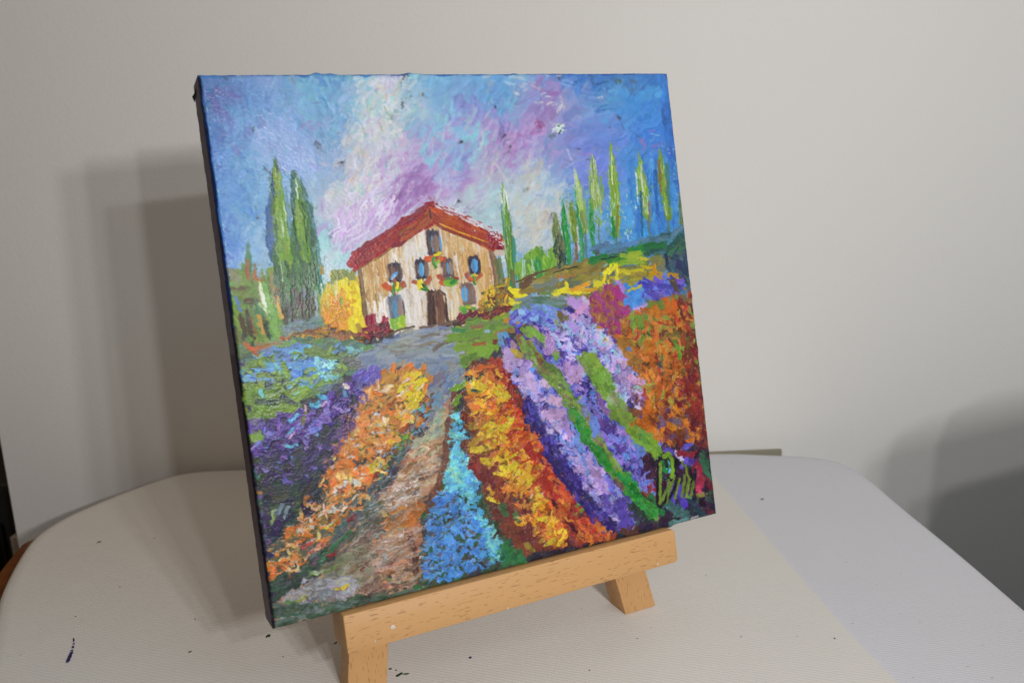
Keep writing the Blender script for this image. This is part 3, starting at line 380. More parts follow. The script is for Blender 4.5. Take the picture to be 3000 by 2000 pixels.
# ---- purple row left
PU=[(1000,1140),(1060,1100),(1100,1090),(1060,1160),(1010,1240),(985,1320),(940,1400),(860,1430),(780,1400),(730,1340),(730,1240),(860,1215),(920,1180)]
scat(PU,[(82,62,136),(94,72,146),(70,52,122),(108,84,158)],230,26,9,-50,40,8,h=.9)
scat(PU,[(44,40,72),(60,48,104),(52,46,86)],70,18,6,-50,40,8,h=.3)
scat([(1040,1100),(1100,1080),(1110,1110),(1060,1130)],[(104,98,186),(96,84,160)],24,24,8,-50,25,8,h=.8)
for x,y,l,w,a,c in [(925,1185,26,9,-10,(92,176,212)),(945,1160,22,7,20,(84,160,200)),(1010,1145,30,6,80,(92,150,180)),(860,1222,26,5,-50,(96,176,214)),(848,1262,24,5,-60,(86,170,206)),(935,1248,18,6,-50,(90,170,206)),(855,1303,28,6,-5,(110,190,210)),(855,1335,24,5,75,(100,160,200)),(815,1360,12,4,60,(130,200,210)),(915,1272,30,9,-10,(120,160,190)),(925,1295,20,6,-70,(130,165,180)),(812,1282,20,6,10,(110,150,180)),(945,1182,26,3.5,-35,(200,160,190)),(1022,1130,30,6,10,(206,190,190)),(898,1195,16,3.5,70,(196,160,170)),(855,1272,22,3.5,-55,(196,160,190)),(890,1240,22,4,-60,(140,110,180)),(1025,1160,60,7,-70,(90,60,140)),(890,1222,34,7,-60,(110,112,66)),(920,1400,44,6,-80,(70,120,180)),(908,1405,20,3,-75,(190,180,170)),(860,1360,50,11,-30,(66,68,60)),(745,1305,26,5,-50,(150,140,190)),(724,1270,80,4.5,85,(70,140,206)),(724,1330,60,4,85,(70,130,200)),(1035,1205,60,9,-72,(50,58,64)),(1015,1200,50,7,-70,(52,46,100)),(1040,1180,50,10,75,(48,54,58)),(970,1240,50,6,-60,(80,60,130))]:
    dab(x,y,l,w,a,c,h=1.1,rag=.7,bend=.15)
for x,y in rpts([(980,1220),(1015,1200),(1010,1290),(960,1290)],20):dab(x,y,14,6,rng.uniform(0,180),(46,44,70),h=.4)
stroke([(748,1270),(752,1290)],19,(120,152,62),col2=(96,130,60),h=.8,rag=.4)
# dark corner under the purple
DKR=[(728,1340),(790,1400),(870,1425),(960,1410),(940,1450),(880,1510),(800,1580),(765,1620),(745,1480)]
scat(DKR,[(46,44,66),(40,52,62),(44,62,58),(60,48,84),(56,60,50)],170,34,9,-30,40,8,h=.5)
scat([(725,1340),(750,1340),(790,1650),(765,1650)],[(60,62,50),(90,70,120),(60,100,90),(44,42,66)],50,22,7,80,30,10,h=.6)
for x,y,l,w,a,c in [(745,1442,16,6,0,(112,150,50)),(760,1440,14,4,0,(150,90,50)),(752,1455,26,6,-10,(100,76,140)),(748,1390,26,7,50,(60,120,110)),(732,1380,14,7,80,(70,130,170)),(800,1512,40,5,-75,(130,150,90)),(820,1490,30,9,-60,(100,120,130)),(755,1525,20,6,80,(50,90,160)),(840,1500,30,6,-70,(130,150,160))]:
    dab(x,y,l,w,a,c,h=.8,rag=.8)
# ---- lower path
LP=[(1300,1190),(1330,1150),(1318,1240),(1300,1330),(1288,1400),(1252,1470),(1246,1560),(1238,1640),(1236,1720),(1100,1765),(930,1812),(800,1846),(800,1760),(900,1680),(980,1600),(1060,1510),(1130,1440),(1180,1370),(1225,1290)]
scat(LP,[(170,132,104),(160,122,96),(176,144,118),(150,112,86)],420,44,7,-28,12,8,h=.4)
scat([(1225,1290),(1310,1180),(1300,1300),(1240,1350),(1190,1370)],[(150,160,140),(166,160,120),(130,146,140),(176,170,140)],90,30,5,-35,20,8,h=.6)
scat([(1200,1320),(1290,1280),(1280,1400),(1180,1440),(1130,1450)],[(176,140,112),(190,170,150),(150,110,80)],90,30,4,-25,20,8,h=.6)
scat([(1130,1440),(1230,1380),(1240,1450),(1180,1490),(1110,1480)],[(206,200,200),(178,150,130),(160,116,90)],60,26,2.6,-30,30,8,h=.9,dry=.2)
scat([(1150,1500),(1250,1470),(1240,1560),(1140,1560)],[(176,104,54),(166,96,56),(186,118,60)],60,40,7,-28,10,8,h=.4)
scat([(1060,1560),(1240,1540),(1236,1700),(1060,1730)],[(156,108,80),(166,122,98),(142,98,72),(172,138,120)],130,46,5,-14,10,8,h=.5)
scat([(930,1640),(1080,1600),(1080,1700),(880,1760)],[(130,126,112),(144,132,120),(116,108,90),(96,96,76)],130,44,5,-14,10,8,h=.5)
scat([(860,1700),(1050,1690),(1040,1740),(840,1790)],[(146,148,156),(160,158,166),(120,120,124)],90,44,4.5,-12,10,8,h=.6)
scat([(1000,1520),(1120,1460),(1120,1560),(960,1640)],[(92,98,92),(110,104,92),(70,76,60),(86,80,84)],90,34,5,-35,14,8,h=.5)
scat([(780,1720),(960,1600),(960,1650),(860,1720),(795,1760)],[(44,62,54),(56,72,60),(60,54,66),(48,76,60)],90,30,7,-30,16,8,h=.5)
DG=[(1180,1300),(1210,1270),(1200,1340),(1120,1450),(1040,1540),(900,1670),(860,1690),(940,1600),(1040,1480),(1120,1380)]
scat(DG,[(70,86,88),(84,104,116),(66,74,66),(96,84,98),(92,116,114)],90,24,4,-55,12,8,h=.5)
for x,y,l,w,a,c in [(1000,1578,60,5,-38,(46,120,70)),(960,1620,60,7,-40,(60,110,80)),(960,1665,100,4,-18,(110,138,62)),(935,1672,24,5,-16,(170,190,160)),(1030,1515,26,6,-45,(140,40,60)),(925,1605,40,5,-35,(190,90,100)),(975,1622,22,5,-30,(160,40,50)),(1160,1510,60,3,-12,(120,72,40)),(1130,1505,18,4,30,(200,180,90)),(1110,1690,40,4,4,(196,180,50)),(1140,1694,24,3,8,(110,150,70)),(1010,1715,24,4,-30,(206,180,50)),(985,1722,10,4,0,(206,180,60)),(910,1782,50,6,-42,(196,136,60)),(880,1755,26,6,-45,(150,160,60)),(850,1765,20,6,10,(110,150,90)),(840,1810,26,6,15,(200,210,210)),(870,1790,100,6,-8,(120,140,136)),(1060,1755,100,4,-12,(150,166,166)),(960,1770,80,5,-12,(120,110,90)),(1170,1525,50,10,-25,(180,104,50)),(1150,1575,60,2,-28,(206,200,206)),(1180,1560,30,2,-60,(206,206,210)),(1125,1650,14,9,85,(150,160,175)),(1130,1630,12,8,85,(160,168,180)),(1150,1600,70,1.8,-12,(196,190,190)),(1210,1590,34,9,70,(90,58,48)),(1222,1660,80,8,86,(76,50,44)),(1200,1660,60,4,-12,(80,70,60)),(1200,1700,40,4,-12,(70,70,62)),(1225,1715,20,8,0,(50,100,60)),(1220,1732,22,4,-35,(206,190,180)),(1090,1700,50,10,-42,(120,70,60)),(1070,1655,30,7,-60,(110,64,50)),(1190,1435,50,6,-30,(150,112,84)),(1180,1458,60,2,-12,(206,200,206)),(1150,1450,50,2,-45,(206,200,206)),(1250,1520,26,10,-10,(64,70,76))]:
    dab(x,y,l,w,a,c,col2=np.array(c)*.9,h=.9,rag=.8,bend=.12)
for x,y in rpts([(1120,1430),(1230,1380),(1240,1440),(1130,1500)],34):dab(x,y,26,1.5,-35+rng.normal(0,20),(206,202,204),h=1,op=.8,tip=1)
for x,y in rpts([(1040,1480),(1120,1440),(1150,1560),(1050,1600)],36):dab(x,y,26,1.3,-18+rng.normal(0,20),(176,176,172),h=1,op=.7,tip=1)
for x,y in rpts([(1080,1580),(1230,1540),(1230,1620),(1060,1660)],30):dab(x,y,30,1.3,-20+rng.normal(0,18),(190,178,170),h=.9,op=.6,tip=1)
for x,y in rpts([(1000,1745),(1200,1700),(1210,1720),(1000,1765)],60):dab(x,y,6,2,0,pal([(90,50,44),(150,110,100),(60,44,44)]),h=1.)
scat([(799,1846),(795,1770),(900,1770),(1230,1722),(1236,1732),(1000,1790)],[(84,98,90),(64,84,70),(90,104,100),(46,66,52)],130,40,5,-13,6,8,h=.5,op=.85)
# ---- cyan and blue row
GRD=[(1330,1200),(1370,1200),(1400,1320),(1440,1440),(1500,1540),(1560,1620),(1640,1640),(1500,1670),(1240,1735),(1236,1640),(1250,1480),(1290,1420),(1310,1330)]
scat(GRD,[(52,84,60),(60,72,54),(48,92,66),(72,62,52)],200,30,8,-70,25,8,h=.4)
stroke([(1340,1130),(1322,1210),(1310,1300),(1300,1380),(1270,1450),(1252,1500)],11,(92,60,52),col2=(112,74,60),h=.4)
CY=[(1338,1200),(1355,1200),(1362,1250),(1375,1290),(1372,1320),(1385,1390),(1400,1420),(1396,1460),(1420,1510),(1455,1560),(1420,1570),(1370,1520),(1310,1450),(1305,1420),(1318,1350),(1325,1270)]
scat(CY,[(96,182,212),(110,196,214),(84,160,210),(132,208,200)],190,16,6,-30,60,8,h=1.1,rag=.9)
scat([(1320,1330),(1380,1330),(1400,1440),(1330,1450)],[(140,206,196),(110,200,212),(90,160,212)],60,16,5.5,-20,60,6,h=1.2,rag=.9)
BW=[(1290,1440),(1340,1440),(1400,1520),(1440,1580),(1470,1600),(1460,1640),(1380,1670),(1290,1700),(1245,1695),(1238,1620),(1255,1540),(1275,1480)]
scat(BW,[(76,134,204),(84,144,212),(70,122,196),(92,150,208)],330,17,6,-15,50,8,h=1.,rag=.9)
scat(BW,[(52,78,66),(70,60,56),(90,90,110),(60,90,70)],80,12,3.5,-10,40,8,h=.3,rag=.9)
scat([(1410,1540),(1480,1590),(1475,1640),(1440,1640)],[(110,186,200),(120,196,190),(96,170,200)],44,12,4,-10,50,8,h=1,rag=.9)
scat([(1460,1590),(1560,1620),(1600,1640),(1480,1660)],[(46,108,64),(40,96,60),(60,110,70)],60,22,6,-70,20,8,h=.5)
# ---- gold and red row
YR=[(1375,1075),(1440,1055),(1490,1065),(1520,1150),(1580,1250),(1610,1350),(1660,1400),(1720,1470),(1790,1540),(1830,1585),(1700,1625),(1560,1640),(1500,1560),(1450,1470),(1410,1380),(1385,1300),(1355,1190)]
scat(YR,[(116,56,46),(104,50,48),(132,66,44),(96,54,44)],420,28,9,50,30,8,h=.6)
strip([(1400,1100),(1420,1170),(1450,1260),(1490,1340),(1545,1400),(1580,1470),(1620,1550)],(34,46),[(190,104,46),(196,136,50),(180,84,46),(160,104,56),(120,60,46)],260,26,5.5,ang=-22,ja=28,h=1.)
strip([(1400,1110),(1430,1190),(1450,1260),(1490,1330),(1550,1400),(1580,1460)],(22,34),[(212,176,46),(220,196,50),(200,140,46),(160,84,46),(206,120,46)],150,22,5,ang=-30,ja=35,h=1.2)
strip([(1470,1070),(1500,1160),(1545,1260),(1590,1340),(1650,1420),(1720,1510),(1770,1570)],(18,30),[(150,48,44),(162,56,46),(134,40,42),(176,80,50),(104,44,44)],220,34,7,ja=18,h=1.)
strip([(1500,1130),(1560,1240),(1600,1330),(1650,1400)],(14,14),[(110,48,50),(90,44,46),(80,60,50)],60,22,7,ja=30,h=.7,side=(-2.4,-1.2))
strip([(1380,1290),(1430,1390),(1480,1480),(1540,1580)],(22,34),[(104,50,48),(116,54,50),(124,66,48)],130,22,10,ja=40,h=.6)
strip([(1500,1380),(1560,1440),(1600,1510),(1640,1590)],(26,30),[(200,110,44),(210,150,44),(176,80,40),(216,190,60)],110,34,6,ang=-55,ja=30,h=1.1)
strip([(1620,1420),(1680,1500),(1740,1580)],(26,40),[(150,44,44),(130,48,44),(176,70,50)],120,40,7,ja=12,h=.9)
for x,y,l,w,a,c in [(1402,1122,40,7,-10,(214,190,60)),(1398,1105,50,7,-18,(196,160,60)),(1385,1085,44,7,-20,(200,130,60)),(1420,1070,50,7,-10,(196,100,50)),(1455,1060,30,8,40,(150,60,50)),(1470,1085,44,9,70,(160,56,50)),(1440,1100,26,9,60,(196,110,56)),(1395,1102,44,6,-20,(40,62,66)),(1372,1115,30,8,70,(46,60,60)),(1395,1142,34,5,-8,(50,72,70)),(1345,1128,40,8,-24,(118,158,60)),(1340,1172,26,11,-60,(112,156,50)),(1375,1135,34,6,80,(206,150,50)),(1382,1125,26,3,80,(190,200,190)),(1478,1140,50,8,60,(216,196,50)),(1475,1155,30,10,20,(220,200,54)),(1465,1165,40,7,-60,(206,176,50)),(1480,1230,50,9,-40,(218,196,48)),(1470,1245,40,8,20,(222,200,50)),(1450,1255,30,7,-30,(216,186,50)),(1400,1240,40,12,-10,(170,130,50)),(1400,1285,44,14,-40,(176,140,54)),(1410,1310,50,9,-10,(206,180,60)),(1450,1340,60,9,-10,(206,176,50)),(1485,1360,40,8,-25,(222,196,50)),(1530,1365,70,13,-55,(216,170,50)),(1545,1400,70,14,-65,(210,130,50)),(1520,1380,60,8,30,(220,200,60)),(1560,1440,60,9,-70,(220,190,70)),(1575,1380,40,18,60,(170,56,40)),(1580,1340,50,16,60,(150,44,40)),(1610,1410,60,16,60,(160,50,42)),(1650,1460,60,14,62,(176,40,44)),(1690,1520,70,14,56,(160,60,48)),(1740,1560,60,16,50,(150,62,46)),(1545,1560,30,18,0,(108,48,48)),(1500,1540,34,20,0,(112,58,44)),(1470,1500,34,20,0,(104,48,46)),(1440,1460,36,16,60,(92,56,48)),(1490,1500,40,16,20,(110,46,46)),(1540,1475,40,18,70,(104,44,48)),(1440,1432,20,7,50,(216,160,60)),(1445,1460,30,6,20,(214,190,60)),(1455,1455,16,6,60,(130,60,30)),(1525,1532,26,6,10,(206,150,40)),(1580,1500,70,10,-70,(216,150,40)),(1600,1560,50,8,-60,(200,150,50)),(1555,1600,24,8,40,(150,130,60)),(1600,1590,50,7,45,(206,160,60)),(1560,1440,24,4,-70,(216,200,190)),(1590,1440,16,4,-60,(220,190,190)),(1480,1490,30,12,70,(74,100,66)),(1515,1510,20,8,60,(80,120,76)),(1705,1467,26,7,-30,(112,170,60)),(1700,1495,22,7,-30,(110,150,66)),(1738,1495,30,4,10,(206,120,50)),(1725,1485,40,7,60,(70,66,160)),(1660,1440,34,4,-70,(214,176,80)),(1595,1455,20,6,50,(216,180,70)),(1650,1500,90,6,52,(60,20,36)),(1690,1550,80,6,50,(64,24,40)),(1600,1600,60,14,40,(120,60,50))]:
    dab(x,y,l,w,a,c,col2=np.array(c)*.88,h=1.2,rag=.7,bend=.12)
# ---- lavender rows
LA=[(170,140,206),(150,126,200),(118,112,202),(96,84,176),(184,156,212)];LD=[(70,54,140),(56,42,112),(84,68,160)];LB=[(100,140,214),(110,130,210),(90,120,206)]
WIDE=[(1480,1010),(1560,930),(1650,900),(1760,880),(1850,960),(1890,1080),(1930,1200),(1985,1320),(1930,1420),(1990,1480),(1880,1560),(1800,1540),(1700,1400),(1620,1290),(1540,1160),(1490,1070)]
scat(WIDE,LD+[(92,84,170),(110,108,196)],620,26,9,55,22,8,h=.7)
strip([(1560,1190),(1620,1270),(1680,1360),(1750,1440),(1800,1520)],(18,24),[(52,38,104),(62,48,124),(44,34,84),(86,80,170)],170,22,7,ja=14,h=.3)
strip([(1490,1050),(1540,1110),(1590,1190),(1650,1270),(1700,1360),(1760,1430),(1820,1500)],(30,38),LA+LB,330,24,8,ang=60,ja=40,h=1.1,side=(-1,.55))
strip([(1510,1080),(1560,1130),(1610,1200),(1640,1250)],(26,26),[(190,166,216),(176,150,212),(160,140,208),(206,180,216)],60,22,9,ang=50,ja=40,h=1.3)
strip([(1580,960),(1660,1050),(1730,1150),(1790,1240),(1860,1320),(1920,1400)],(30,44),LA+LD+LB,300,26,9,ja=28,h=1.)
strip([(1600,930),(1700,960),(1780,1020),(1850,1090),(1890,1170)],(30,34),[(150,140,206),(170,150,214),(120,150,206),(150,190,216),(190,160,206)],240,18,6,ang=55,ja=45,h=1.1)
strip([(1500,930),(1580,915),(1640,935)],(20,26),[(104,100,196),(120,140,210),(90,76,170),(120,160,200)],80,20,6,ja=50,h=.8)
strip([(1850,1380),(1880,1430),(1900,1470)],(30,50),[(90,130,214),(84,70,160),(100,110,206),(60,44,110)],60,34,9,ang=60,ja=25,h=1.)
for x,y,l,w,a,c in [(1500,1040,50,14,50,(184,156,212)),(1490,1060,40,10,70,(196,170,214)),(1530,1050,40,12,-50,(120,90,170)),(1535,1085,34,10,-60,(176,130,90)),(1515,1080,40,10,30,(190,160,214)),(1560,1110,44,12,60,(190,166,216)),(1545,1135,36,12,80,(170,150,210)),(1575,1150,30,9,70,(180,150,214)),(1595,1125,26,8,40,(210,180,216)),(1598,1130,10,5,0,(90,170,190)),(1615,1165,60,18,70,(112,128,214)),(1635,1200,50,15,75,(120,136,214)),(1628,1168,26,12,20,(216,176,214)),(1625,1200,50,10,8,(196,160,214)),(1622,1212,40,10,20,(204,164,210)),(1665,1240,50,11,65,(150,124,190)),(1672,1262,44,10,60,(176,140,206)),(1695,1290,60,9,100,(110,140,216)),(1705,1320,60,12,50,(100,104,190)),(1700,1360,50,9,-40,(176,140,200)),(1740,1370,70,8,65,(180,144,204)),(1755,1400,60,13,70,(160,134,196)),(1750,1440,60,14,60,(140,110,180)),(1790,1440,60,7,60,(190,170,210)),(1790,1480,60,16,75,(92,72,160)),(1830,1500,70,20,75,(84,66,160)),(1840,1530,60,14,85,(96,76,170)),(1610,1005,40,15,80,(180,140,206)),(1622,1020,30,12,50,(190,150,210)),(1680,1085,50,18,50,(184,146,206)),(1690,1100,40,12,-40,(196,160,210)),(1655,985,30,10,60,(120,100,180)),(1730,1060,40,14,60,(120,80,140)),(1720,900,50,12,60,(190,150,214)),(1690,885,40,14,20,(186,150,214)),(1700,905,50,9,-40,(214,160,210)),(1725,880,30,9,20,(206,190,224)),(1740,1200,60,16,70,(110,130,214)),(1735,1245,60,16,80,(112,136,214)),(1790,1270,70,20,60,(88,70,160)),(1810,1285,60,18,60,(94,72,156)),(1860,1340,60,10,20,(100,150,216)),(1870,1350,60,14,60,(100,92,190)),(1870,1300,60,10,55,(100,130,210)),(1895,1390,50,12,70,(84,64,150)),(1900,1410,60,9,-40,(110,140,220)),(1820,1130,50,16,60,(160,130,206)),(1840,1095,60,10,60,(190,150,210)),(1870,1150,60,18,75,(140,116,200)),(1885,1145,50,12,80,(150,130,206)),(1860,1110,40,9,30,(214,160,206)),(1770,1180,60,8,65,(120,84,150)),(1760,1220,50,10,65,(110,76,150)),(1820,1050,34,8,50,(206,180,220)),(1785,1000,30,5,30,(214,206,214)),(1770,985,26,5,20,(214,210,214)),(1650,925,26,9,30,(120,110,70)),(1640,950,30,6,50,(150,160,110)),(1850,1240,34,14,60,(92,66,150))]:
    dab(x,y,l,w,a,c,col2=np.array(c)*.86,h=1.4,rag=.55,bend=.2)
# first green stem
strip([(1530,995),(1580,1060),(1640,1120),(1700,1200),(1745,1280),(1800,1370),(1870,1450),(1920,1505)],(13,15),[(108,142,62),(120,152,64),(96,124,70)],140,44,7,ja=6,h=.8)
stroke([(1520,982),(1560,1030),(1590,1070)],12,(140,84,54),col2=(104,84,60),h=.9);stroke([(1590,1060),(1640,1110),(1680,1170)],7,(96,96,86),h=.6,dry=.2)
strip([(1680,1205),(1720,1270),(1780,1350)],(8,9),[(46,120,50),(62,132,56),(90,110,60)],40,40,7,ja=6,h=.8)
strip([(1820,1390),(1860,1440),(1910,1500)],(9,12),[(40,130,60),(70,140,60),(110,150,60)],40,34,8,ja=8,h=.8)
stroke([(1640,1130),(1700,1220),(1730,1290)],3,(205,206,214),h=1,dry=.45);stroke([(1720,1290),(1760,1370)],5,(150,150,196),h=.8,tip=1);stroke([(1805,1400),(1828,1430)],6,(110,84,70),h=.5)
stroke([(1550,960),(1590,990),(1630,1040)],11,(112,150,66),h=.7,rag=.7);stroke([(1565,985),(1590,1010)],5,(92,84,130),h=.5);stroke([(1530,960),(1560,985)],7,(116,146,66),h=.6)
stroke([(1500,1020),(1530,1040)],10,(190,170,60),col2=(160,130,50),h=.9);stroke([(1500,1000),(1512,1015)],8,(160,130,150),h=.6)
# second green
strip([(1715,1045),(1760,1100),(1800,1160),(1840,1230),(1900,1290),(1930,1325)],(22,14),[(116,154,60),(108,144,62),(126,160,66)],130,34,9,ja=8,h=.8)
stroke([(1720,1060),(1780,1130),(1830,1190)],7,(128,128,90),col2=(130,140,160),h=.6);stroke([(1742,1045),(1756,1068)],6,(200,140,50),h=.8)
stroke([(1745,1120),(1780,1150)],12,(118,158,50),h=.8,rag=.4);stroke([(1790,1140),(1820,1185)],9,(140,150,130),h=.6,dry=.4);stroke([(1880,1265),(1910,1290)],8,(205,210,170),h=.9);stroke([(1868,1255),(1900,1300)],11,(120,160,56),h=.7)
stroke([(1790,1210),(1830,1225)],12,(112,140,60),h=.6);stroke([(1830,1180),(1850,1230)],8,(110,150,60),h=.6)
# magenta patch and blue beside it
scat([(1730,865),(1800,835),(1840,870),(1850,930),(1800,960),(1745,945)],[(156,52,124),(146,60,104),(132,60,120),(150,96,50)],110,24,8,60,35,8,h=1.)
scat([(1780,930),(1830,930),(1815,975),(1785,970)],[(150,50,110),(130,70,100),(160,120,60)],40,16,6,60,40,8,h=.9)
scat([(1840,850),(1900,840),(1900,880),(1870,900),(1845,885)],[(66,132,206),(60,122,200),(80,140,212)],40,34,10,60,30,6,h=.7)
scat([(1880,830),(1990,812),(2000,850),(1960,880),(1900,890),(1895,850)],[(86,74,170),(104,92,186),(96,120,206),(70,66,150)],80,26,6,20,35,8,h=.9)
stroke([(1858,905),(1895,895),(1900,910)],10,(130,140,210),col2=(180,150,210),h=.9);stroke([(1812,820),(1830,850)],7,(150,120,200),h=.9);stroke([(1840,852),(1880,835)],3.5,(200,180,50),h=.9);stroke([(1970,820),(1985,850)],9,(80,70,60),h=.6)
stroke([(1755,955),(1770,990)],9,(150,110,56),h=.8);stroke([(1750,945),(1760,920)],4,(180,130,80),h=.8)
# ---- rust slope on the right
RS=[(1800,970),(1850,930),(1940,880),(2035,860),(2050,950),(2065,1060),(2082,1200),(2092,1300),(1990,1320),(1900,1260),(1900,1170),(1850,1060)]
scat(RS,[(176,98,46),(190,112,46),(150,104,56),(160,84,44)],420,26,9,70,40,8,h=.7)
scat([(1985,880),(2040,865),(2060,980),(2095,1310),(2030,1310),(2000,1150),(1975,1000)],[(112,42,42),(128,48,44),(96,44,46),(140,60,46)],260,20,8,75,40,8,h=.7)
scat([(1930,1100),(2020,1080),(2080,1290),(1960,1300),(1890,1200)],[(150,84,46),(130,60,44),(110,44,44),(190,110,50),(110,80,90)],220,16,8,75,50,10,h=.9)
for x,y,l,w,a,c in [(1860,950,60,9,75,(124,156,62)),(1880,960,60,12,80,(118,150,60)),(1900,985,50,10,-70,(112,150,58)),(1930,890,50,14,0,(112,136,62)),(1965,880,40,9,-40,(120,130,70)),(1960,900,50,12,75,(206,110,50)),(1985,915,60,13,70,(200,100,44)),(1935,930,60,14,60,(196,120,50)),(1905,930,34,9,20,(120,146,70)),(1965,965,34,12,20,(116,160,60)),(1995,985,50,20,10,(120,104,56)),(1985,1010,34,8,20,(104,150,56)),(1960,995,50,9,60,(120,60,50)),(1930,990,60,10,80,(206,110,50)),(1920,1030,60,14,80,(206,112,50)),(1950,1035,50,16,-20,(200,116,50)),(1965,1070,70,14,-60,(190,96,50)),(1930,1055,26,6,60,(150,50,44)),(1870,1010,60,18,10,(190,116,44)),(1840,1000,50,14,0,(160,112,56)),(1850,1040,50,12,60,(180,120,50)),(1880,1060,50,14,20,(150,110,56)),(1843,1020,10,6,0,(84,120,180)),(1900,1080,50,9,20,(150,100,60)),(1938,1075,24,8,60,(70,100,80)),(1942,1072,12,4,60,(190,200,190)),(1995,1050,50,6,80,(104,160,56)),(2030,1070,34,9,-60,(110,150,60)),(2050,1100,26,6,-60,(112,170,60)),(2033,1108,30,6,-10,(60,110,90)),(2030,965,20,6,-30,(106,160,80)),(2000,1090,60,10,75,(170,80,46)),(1920,1100,70,14,70,(180,96,46)),(1960,1130,60,14,75,(176,96,46)),(1935,1150,40,12,20,(190,104,44)),(1905,1195,40,16,20,(190,100,40)),(1910,1180,34,12,20,(200,110,44)),(1870,1160,50,16,75,(140,84,50)),(1850,1200,44,14,20,(120,76,56)),(1870,1230,50,14,10,(180,96,40)),(1890,1245,40,12,40,(190,104,44)),(1985,1250,50,14,20,(196,122,40)),(2005,1285,34,10,20,(200,130,46)),(1960,1260,30,9,70,(200,110,50)),(1975,1225,34,9,-20,(110,80,110)),(2000,1205,26,9,30,(180,130,60)),(2030,1200,22,8,30,(190,130,60)),(2035,1290,24,6,60,(200,130,60)),(2055,1285,24,6,30,(206,150,60)),(1990,1200,40,14,80,(110,36,44)),(2030,1250,60,12,85,(110,24,30)),(1950,1330,26,7,80,(206,140,70)),(2040,900,30,14,0,(96,56,56)),(2010,870,40,6,20,(120,100,70)),(2032,872,26,7,-40,(150,110,70))]:
    dab(x,y,l,w,a,c,col2=np.array(c)*.88,h=1.,rag=.8,bend=.15)
# ---- dark lower right, lavender rim and signature
DR=[(1890,1330),(1960,1300),(2095,1290),(2106,1505),(1980,1545),(1600,1655),(1560,1640),(1720,1600),(1830,1570),(1900,1520)]
scat(DR,[(52,34,56),(44,40,64),(44,62,58),(70,36,54),(40,34,48)],360,26,9,40,40,6,h=.5)
scat([(1990,1310),(2090,1290),(2100,1500),(2030,1500),(2010,1400)],[(44,30,44),(56,40,70),(52,70,60),(100,34,50)],110,20,8,70,30,8,h=.6)
scat([(1560,1625),(1700,1600),(1850,1560),(1980,1530),(2100,1495),(2104,1506),(1840,1580),(1600,1655)],[(44,36,54),(36,34,46),(56,56,66)],130,26,5,-16,8,6,h=.5)
for x,y,l,w,a,c in [(1975,1320,50,9,20,(96,80,180)),(1995,1335,34,7,50,(190,180,220)),(2015,1300,30,9,-40,(100,90,190)),(2020,1340,50,9,50,(90,70,150)),(2030,1350,26,10,0,(80,60,150)),(2010,1325,40,9,10,(120,40,50)),(2045,1385,50,20,85,(130,40,56)),(2045,1410,50,12,80,(140,48,80)),(2048,1430,24,6,60,(200,70,100)),(2052,1445,20,6,0,(120,120,60)),(1915,1435,40,16,80,(146,44,44)),(1910,1460,50,16,30,(150,56,48)),(2080,1350,60,9,50,(44,84,60)),(2070,1370,50,8,60,(50,90,70)),(1972,1440,50,7,88,(92,76,180)),(2000,1450,50,12,70,(80,60,170)),(2030,1460,40,10,70,(60,44,100)),(1960,1475,60,10,20,(60,90,100)),(1990,1490,60,12,30,(70,110,110)),(1925,1475,60,12,55,(44,110,66)),(1890,1460,50,16,40,(60,60,50)),(1880,1490,60,16,20,(44,54,50)),(1990,1520,50,7,-14,(90,130,130)),(2040,1508,26,5,-30,(150,150,150)),(2005,1352,30,7,-60,(96,80,190)),(1960,1365,24,7,80,(110,150,220)),(1900,1560,40,9,-14,(50,70,60)),(2040,1480,60,9,50,(40,60,70)),(1770,1560,30,8,60,(200,110,50)),(1785,1545,30,5,50,(210,130,50)),(1790,1575,24,6,-20,(150,70,40)),(1845,1550,40,10,0,(80,50,44))]:
    dab(x,y,l,w,a,c,h=.9,rag=.8,bend=.15)
def crumbs(poly,dark,light,n,ang):
    scat(poly,dark,int(n*.45),15,3.2,ang,40,8,op=.7,h=.25,rag=1.1)
    scat(poly,light,int(n*.5),19,5.,ang,45,8,op=.85,h=1.7,rag=.7)
crumbs([(1500,1040),(1560,1100),(1660,1230),(1760,1400),(1850,1530),(1790,1530),(1680,1380),(1580,1210),(1500,1090)],[(48,36,100),(60,46,120),(40,34,84)],[(186,160,216),(150,150,220),(120,150,222),(200,176,220)],170,60)
crumbs([(1600,960),(1760,960),(1880,1140),(1900,1190),(1830,1200),(1700,1090)],[(64,50,126),(90,70,150)],[(196,170,220),(150,190,220),(200,190,226)],130,55)
crumbs([(1700,1130),(1780,1220),(1900,1380),(1960,1450),(1880,1440),(1790,1320),(1700,1200)],[(48,36,100),(56,46,120)],[(110,140,220),(140,120,206)],100,60)
crumbs([(1380,1090),(1460,1070),(1540,1280),(1640,1500),(1620,1600),(1540,1560),(1440,1360),(1380,1220)],[(96,44,40),(120,60,40),(80,60,40)],[(222,196,60),(214,150,60),(206,110,60)],230,-20)
crumbs([(1470,1080),(1560,1260),(1680,1420),(1790,1550),(1720,1580),(1600,1380),(1500,1180)],[(84,30,36),(70,36,40)],[(186,84,56),(196,110,64),(170,50,44)],130,50)
crumbs([(1070,1130),(1250,1090),(1200,1260),(1080,1460),(860,1680),(790,1690),(900,1460)],[(110,66,40),(84,80,56),(70,60,50)],[(216,150,84),(222,196,120),(212,200,190),(220,120,60)],300,-35)
crumbs([(870,1220),(1060,1110),(1010,1260),(940,1400),(800,1400),(740,1280)],[(36,30,60),(44,38,80)],[(130,104,176),(110,120,190),(150,130,190)],110,-50)
